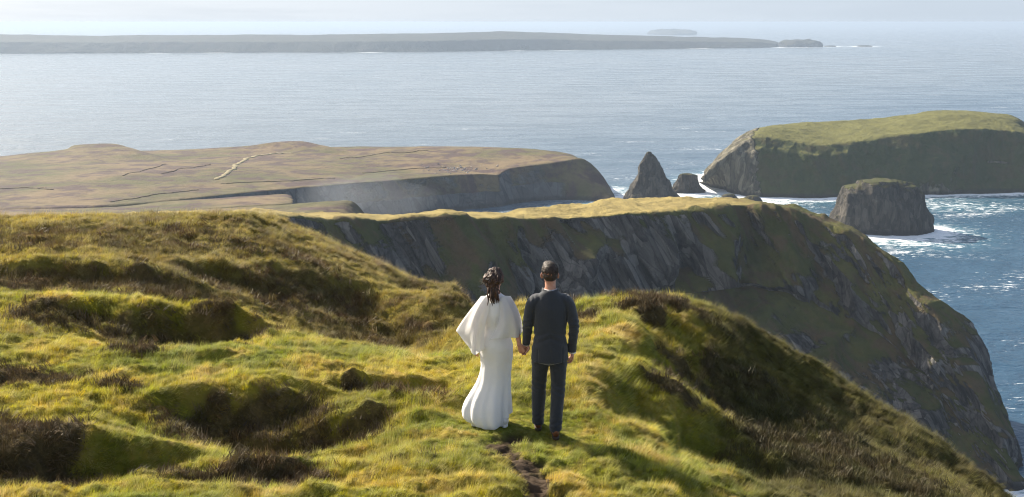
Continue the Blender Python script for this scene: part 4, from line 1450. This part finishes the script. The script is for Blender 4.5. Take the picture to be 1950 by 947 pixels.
# dress: rings from the neck to the hem, flaring into a small train blown to the left
def dress_mesh():
    # z, centre x, centre y, half width, half depth, fold amplitude
    rows = [(1.412, .018, .0, .056, .054, 0), (1.385, .018, -.002, .092, .066, 0), (1.355, .018, -.002, .150, .082, 0), (1.30, .018, 0, .150, .108, 0), (1.20, .018, .004, .142, .118, .001), (1.08, .020, .0, .114, .096, .001),
            (1.02, .021, 0, .120, .100, .001), (.93, .023, -.004, .152, .132, .001), (.85, .025, -.006, .176, .145, .001), (.76, .026, -.002, .174, .140, .001), (.65, .024, .0, .162, .130, .002), (.52, .010, -.002, .166, .135, .004),
            (.42, -.012, -.010, .188, .150, .007), (.32, -.044, -.025, .220, .172, .012), (.22, -.070, -.042, .246, .196, .018), (.13, -.078, -.055, .254, .212, .023), (.075, -.074, -.062, .246, .214, .026), (.035, -.066, -.066, .226, .206, .026)]
    A = resample(np.array(rows), 150)
    n = 180
    th = np.linspace(0, 2 * math.pi, n, endpoint=False)
    G = np.zeros((len(A), n, 3))
    for i, (z, cx, cy_, hw, hd, fa) in enumerate(A):
        f = np.sin(th * 9 + 1.2 * np.sin(th * 2) + z * 3) * .6 + np.sin(th * 15 + 2 + z * 5) * .25 + np.sin(th * 4 + .6) * .5
        k = 1 + fa * f / hw
        G[i, :, 0] = cx + hw * np.cos(th) * k
        G[i, :, 1] = cy_ + hd * np.sin(th) * k
        low = sstep(.14, .03, z)
        G[i, :, 2] = z + low * (.03 * np.sin(th * 2.0 + 1.0) + .055 * np.clip(np.cos(th - .05), 0, 1) * (np.sin(th) < .6))
    # soft drag lines round hip and knee
    d = .006 * np.exp(-((G[..., 2] - .72) / .22) ** 2) * fbm(G[..., 0] * 9 + G[..., 2] * 6, G[..., 1] * 7, G[..., 2] * 9, 3, 701)
    d += .007 * sstep(.7, .3, G[..., 2]) * fbm(G[..., 0] * 8 + G[..., 2] * 4, G[..., 1] * 6, G[..., 2] * 2, 2, 703)
    c = G.mean(axis=1, keepdims=True)
    nn = (G - c); nn[..., 2] = 0; nn /= np.maximum(np.linalg.norm(nn, axis=-1, keepdims=True), 1e-6)
    return G + nn * d[..., None]


G = dress_mesh()
dr = mesh_obj("dress", G.reshape(-1, 3), grid_faces(G.shape[0], G.shape[1], wrap=True), MAT_DRESS, bride)
sol = dr.modifiers.new("cloth", 'SOLIDIFY'); sol.thickness = .004; sol.offset = 0
# lining that shows under the lifted hem
Lr = [(.10, -.06, -.05, .205, .170), (.05, -.06, -.06, .202, .175), (.008, -.055, -.062, .195, .172)]
th = np.linspace(0, 2 * math.pi, 90, endpoint=False)
LG = np.array([[(cx + hw * math.cos(a) * (1 + .05 * math.sin(a * 7)), cy_ + hd * math.sin(a) * (1 + .05 * math.sin(a * 7)), z + .012 * math.sin(a * 5)) for a in th] for z, cx, cy_, hw, hd in resample(np.array(Lr), 12)])
lin = mesh_obj("hem_lining", LG.reshape(-1, 3), grid_faces(LG.shape[0], 90, wrap=True), MAT_DRESS, dr)
so2 = lin.modifiers.new("cloth", 'SOLIDIFY'); so2.thickness = .003


# cape sleeves: one draped sheet over each shoulder
def cape_sheet(side):
    if side < 0:      # left wing, blown outwards
        # columns across: from the back seam over the shoulder to the front; rows: neck and shoulder to hem
        top = [(-.012, -.088, 1.372), (-.045, -.085, 1.396), (-.085, -.068, 1.400), (-.128, -.012, 1.385), (-.128, .045, 1.370), (-.085, .088, 1.345)]
        mid = [(-.090, -.142, 1.10), (-.150, -.165, 1.13), (-.208, -.135, 1.17), (-.256, -.035, 1.195), (-.245, .055, 1.19), (-.190, .115, 1.15)]
        bot = [(-.095, -.165, .835), (-.180, -.178, .810), (-.270, -.140, .875), (-.372, -.050, .985), (-.355, .060, .995), (-.225, .130, .98)]
    else:             # right wing, folded across the back
        top = [(.045, -.088, 1.372), (.080, -.085, 1.396), (.122, -.068, 1.400), (.170, -.012, 1.385), (.168, .045, 1.370), (.120, .088, 1.345)]
        mid = [(.045, -.150, 1.165), (.120, -.175, 1.17), (.222, -.165, 1.175), (.255, -.035, 1.20), (.24, .060, 1.19), (.175, .115, 1.16)]
        bot = [(-.050, -.165, .945), (.075, -.205, .975), (.215, -.180, .995), (.296, -.040, 1.005), (.282, .065, 1.01), (.185, .120, 1.02)]
    n = 90
    T_, M_, B_2 = [resample(np.array(q), n) for q in (top, mid, bot)]
    rows = []
    for t in np.linspace(0, 1, 70):
        a = (1 - t) * (1 - 2 * t) * 1.0; b = 4 * t * (1 - t); c = t * (2 * t - 1)
        rows.append(T_ * a + M_ * b + B_2 * c)
    G = np.array(rows)
    u = np.linspace(0, 1, n)[None]; t = np.linspace(0, 1, 70)[:, None]
    ph = 1.3 if side < 0 else .2
    f = np.sin(u * 17 + ph + t * 2.2) * .6 + np.sin(u * 29 + 2 * ph - t * 2) * .3
    N_ = grid_normals(G)
    G = G + N_ * (f * .028 * t ** .9)[..., None]
    G[..., 2] += (t ** 2) * .012 * np.sin(u * 11 + ph)
    return G


for sd in (-1, 1):
    G = cape_sheet(sd)
    o = mesh_obj("cape_sleeve", G.reshape(-1, 3), grid_faces(G.shape[0], G.shape[1]), MAT_CAPE, dr)
    s_ = o.modifiers.new("cloth", 'SOLIDIFY'); s_.thickness = .0025
# hair: crown, loose bun and a wavy tail down the back
r_ = np.random.default_rng(9)
hq = [ellipsoid(hB + (-.004, -.018, .038), (.088, .100, .090), 26, 16), ellipsoid(hB + (-.022, -.070, .015), (.104, .070, .084), 22, 14), ellipsoid(hB + (-.030, -.080, -.045), (.072, .056, .062), 18, 12),
      ellipsoid(hB + (-.062, -.035, -.005), (.055, .07, .068), 18, 12)]


def hair_wave(co, no):
    d = fbm(co[:, 0] * 28, co[:, 1] * 28, co[:, 2] * 22, 3, 801) * .016
    return co + no * d[:, None]


hf = fused("hair", hq, .004, MAT_HAIR_F, bride, 2, hair_wave)
tails = []
for k in range(64):
    o_ = r_.normal(0, 1, 2)
    ln = r_.uniform(.08, .195)
    b = hB + (-.022 + .020 * o_[0], -.092 + .012 * o_[1], -.045 + r_.normal(0, .012))
    ph = r_.uniform(0, 6.28); am = r_.uniform(.005, .014)
    pp = []
    for t in np.linspace(0, 1, 12):
        sp_ = (1 + .9 * t * (1 - .55 * t))
        pp.append((hB[0] - .022 + .018 * o_[0] * sp_ + am * t * math.sin(ph + t * 8) + .012 * t, hB[1] - .095 - .020 * math.sin(t * 2.6) + .012 * o_[1] + am * .6 * t * math.cos(ph + t * 7) - .004, b[2] - ln * t))
    tails.append(tube(pp, np.interp(np.linspace(0, 1, 12), [0, .3, .8, 1], [.010, .009, .006, .0015]), 6, (0, 1, 0)))
for k in range(70):          # loose strands over crown and bun
    a = r_.uniform(0, 2 * math.pi); ph = math.acos(r_.uniform(-.1, 1))
    nv = np.array((math.sin(ph) * math.cos(a), math.sin(ph) * math.sin(a), math.cos(ph)))
    b = hB + (-.008, -.028, .032) + nv * (.084, .100, .088)
    if b[1] > hB[1] + .05 and b[2] < hB[2] + .06: continue
    e = hB + (-.025, -.105, -.03) + r_.normal(0, .02, 3)
    m_ = (b + e) / 2 + nv * .03 + r_.normal(0, .006, 3)
    tails.append(tube([b, m_, e], [.005, .007, .004], 6, (0, 0, 1), k=9))
for k in range(9):           # wisps blown out to the left
    b = hB + (-.07, -.04 + r_.normal(0, .02), r_.uniform(-.03, .05))
    q_ = [b]
    for t in range(1, 6):
        q_.append(b + (-.020 * t * r_.uniform(.7, 1.1), r_.normal(0, .006), .004 * t * r_.normal(0, 1) - .002 * t * t))
    tails.append(tube(q_, [.003, .0026, .0022, .0018, .0013, .0006], 5, (0, 0, 1)))
simple("ponytail", tails, MAT_HAIR_F, hf)
simple("hair_pin", [ellipsoid(hB + (.028 + .010 * q, -.112 + .004 * abs(q), .012 + .006 * q), (.006, .005, .006), 10, 8) for q in (-1, 0, 1)], MAT_PEARL, hf)
for sx in (-1, 1):
    simple("eye", [ellipsoid(hB + np.array((sx * .033 + .018, .080, -.008)), (.011, .009, .009), 12, 8)], MAT_EYE, bride)
shoe(bLF, MAT_WSHOE, MAT_WSHOE, bride, .03, .86); shoe(bRF, MAT_WSHOE, MAT_WSHOE, bride, .03, .86)
# ------------------------------------------------------------------ clumps one can tell apart on the near turf
def clump(name, px, py, Y, size, hgt, tone_cols, label, cat, seed, n=150, lean=.35, wind=.15):
    x0, y0 = WXY(px, py, Y)
    r = np.random.default_rng(seed)
    V, F = [], []
    for k in range(n):
        a, q = r.uniform(0, 6.283), math.sqrt(r.uniform()) * size
        bx, by = q * math.cos(a), q * math.sin(a) * .8
        bz = float(ground(np.array([x0 + bx]), np.array([y0 + by]), False)[0]) - 0.02
        h = hgt * r.uniform(.5, 1.15) * (1 - .5 * (q / size) ** 2)
        d = np.array((math.cos(a) * lean * q / size * 1.4 + r.normal(0, .22) + wind, math.sin(a) * lean * q / size * 1.4 + r.normal(0, .22), 1.0))
        c = np.array((x0 + bx, y0 + by, bz))
        sd = np.array((r.normal(), r.normal(), 0)); sd /= np.linalg.norm(sd)
        w = r.uniform(.003, .006)
        i0 = len(V)
        for s_ in range(4):
            t = s_ / 3
            p_ = c + d * h * t + np.array((wind * h * t * t, 0, -.12 * h * t * t))
            V += [p_ - sd * w * (1 - t * .8), p_ + sd * w * (1 - t * .8)]
        for s_ in range(3):
            b = i0 + 2 * s_
            F.append((b, b + 1, b + 3, b + 2))
    V = np.array(V)
    base = np.array((x0, y0, V[:, 2].min()))
    nm = NT(name + "_leaf")
    p_ = nm.pos()
    col = nm.mix(nm.mapr(nm.noise(p_, 26, 3), .35, .65), tone_cols[0], tone_cols[1])
    o = mesh_obj(name, V - base, F, nm.out(nm.bsdf(col, .8, None, .15)))
    o.location = base
    tag(o, label, cat)
    return o


BR = ((.05, .030, .016), (.11, .07, .035)); RU = ((.10, .055, .022), (.19, .11, .04)); PA = ((.22, .16, .05), (.32, .25, .08)); DK = ((.030, .022, .013), (.07, .05, .026))
clump("heather_clump", 252, 680, 13.0, .24, .17, BR, "small brown heather clump alone on lit grass just below the long dark hollow at left", "heather", 1)
clump("heather_clump", 232, 752, 11.6, .22, .15, DK, "small dark heather clump between the left edge and the big shaded scarp", "heather", 2, 120)
clump("heather_clump", 597, 800, 10.75, .17, .17, DK, "spiky dark heather clump at the right end of the big shaded scarp", "heather", 3, 110)
clump("heather_clump", 818, 772, 11.75, .30, .20, RU, "rusty brown heather clump left of the bride's skirt", "heather", 4, 190)
clump("grass_tussock", 676, 668, 15.1, .16, .26, PA, "pale upright grass tussock on the brow above the shaded gully", "tussock", 5, 150)
clump("grass_tussock", 828, 694, 16.4, .34, .42, RU, "tall russet grass tussock in the shaded gully left of the bride", "tussock", 6, 260)
clump("heather_clump", 1240, 604, 16.6, .45, .22, BR, "wide dark brown heather clump on the crest right of the man's elbow", "heather", 7, 300)

# ------------------------------------------------------------------ marks on the far headland
BF = bvh_of(far)


def ribbon(name, pix, width, height, mat, label=None, kind="structure", lift=.25):
    pts_ = []
    rb = np.random.default_rng(int(pix[0][0] * 7 + pix[0][1]))
    if kind == 'structure' and name == 'field_bank':
        pix = [tuple(q + rb.normal(0, (.8, .9))) for q in resample(np.array(pix, float), 3 * len(pix))]
    for a, b in zip(pix[:-1], pix[1:]):
        for t in np.linspace(0, 1, 14, endpoint=False):
            h = hit(BF, a[0] + (b[0] - a[0]) * t, a[1] + (b[1] - a[1]) * t)
            if h is not None and h[2] > 3: pts_.append(h)
    if len(pts_) < 4: return None
    pts_ = np.array(pts_)
    for _ in range(3): pts_[1:-1] = (pts_[:-2] + 2 * pts_[1:-1] + pts_[2:]) / 4
    t = frames(pts_); sd = np.stack([t[:, 1], -t[:, 0], 0 * t[:, 0]], 1); sd /= np.maximum(np.linalg.norm(sd, axis=1, keepdims=True), 1e-6)
    up = np.array((0, 0, 1.0))
    jit = 1.4 * width * np.array([perlin(np.array([i * .31]), np.array([len(pix) * 3.3]))[0] for i in range(len(pts_))])[:, None]
    c = pts_ + sd * jit
    V = np.stack([c - sd * width - up * 2.0, c - sd * width * .5 + up * height, c + sd * width * .5 + up * height, c + sd * width - up * 2.0], 1).reshape(-1, 3)
    o = mesh_obj(name, V, grid_faces(len(pts_), 4), mat)
    tag(o, label, None, None, kind)
    return o


def flat_mat(name, a, b, sc):
    n = NT(name); p_ = n.pos()
    return n.out(n.bsdf(n.mix(n.mapr(n.noise(p_, sc, 5, .65), .35, .65), a, b), .95, None, .1))


M_TRACK = flat_mat("pale_track", (.24, .21, .13), (.18, .155, .095), .2)
M_BANK = flat_mat("dark_field_bank", (.085, .062, .046), (.125, .092, .058), .15)
M_STONE = flat_mat("pale_stone", (.34, .31, .30), (.22, .2, .19), .5)
ribbon("track", [(412, 342), (432, 331), (452, 314), (468, 303), (490, 297), (520, 293), (560, 291)], 3.2, .5, M_TRACK, "pale track climbing across the brown far headland")
for k_, pl in enumerate([[(235, 333), (275, 325), (318, 312)], [(312, 331), (350, 321), (402, 314)], [(0, 360), (60, 358), (102, 361)],
                         [(210, 386), (300, 371), (380, 362)], [(420, 349), (520, 345), (640, 340)], [(650, 303), (720, 294), (815, 286)],
                         [(690, 331), (790, 322), (850, 318)]]):
    ribbon("field_bank", pl, .9 + .3 * (k_ % 3), .4, M_BANK, None)
# scattered pale stones near the cliff edge
r_ = np.random.default_rng(77)
SV, SF = [], []
for k in range(80):
    px, py = r_.normal(872, 22), r_.normal(323, 3.0)
    if r_.uniform() < .2: px, py = r_.uniform(770, 950), r_.uniform(312, 330)
    h = hit(BF, px, py)
    if h is None or h[2] < 15: continue
    s_ = r_.uniform(.35, .95)
    v, f = ellipsoid(h + (0, 0, s_ * .2), (s_ * r_.uniform(.8, 1.6), s_, s_ * .7), 7, 5, r_.uniform(0, 3))
    v = v + r_.normal(0, s_ * .1, v.shape)
    SV.append(v); SF.append(f)
V, F = join(list(zip(SV, SF)))
o = mesh_obj("stones", V, F, M_STONE, smooth=False)
tag(o, "scatter of pale stones on the far headland near its cliff edge", None, None, "stuff")
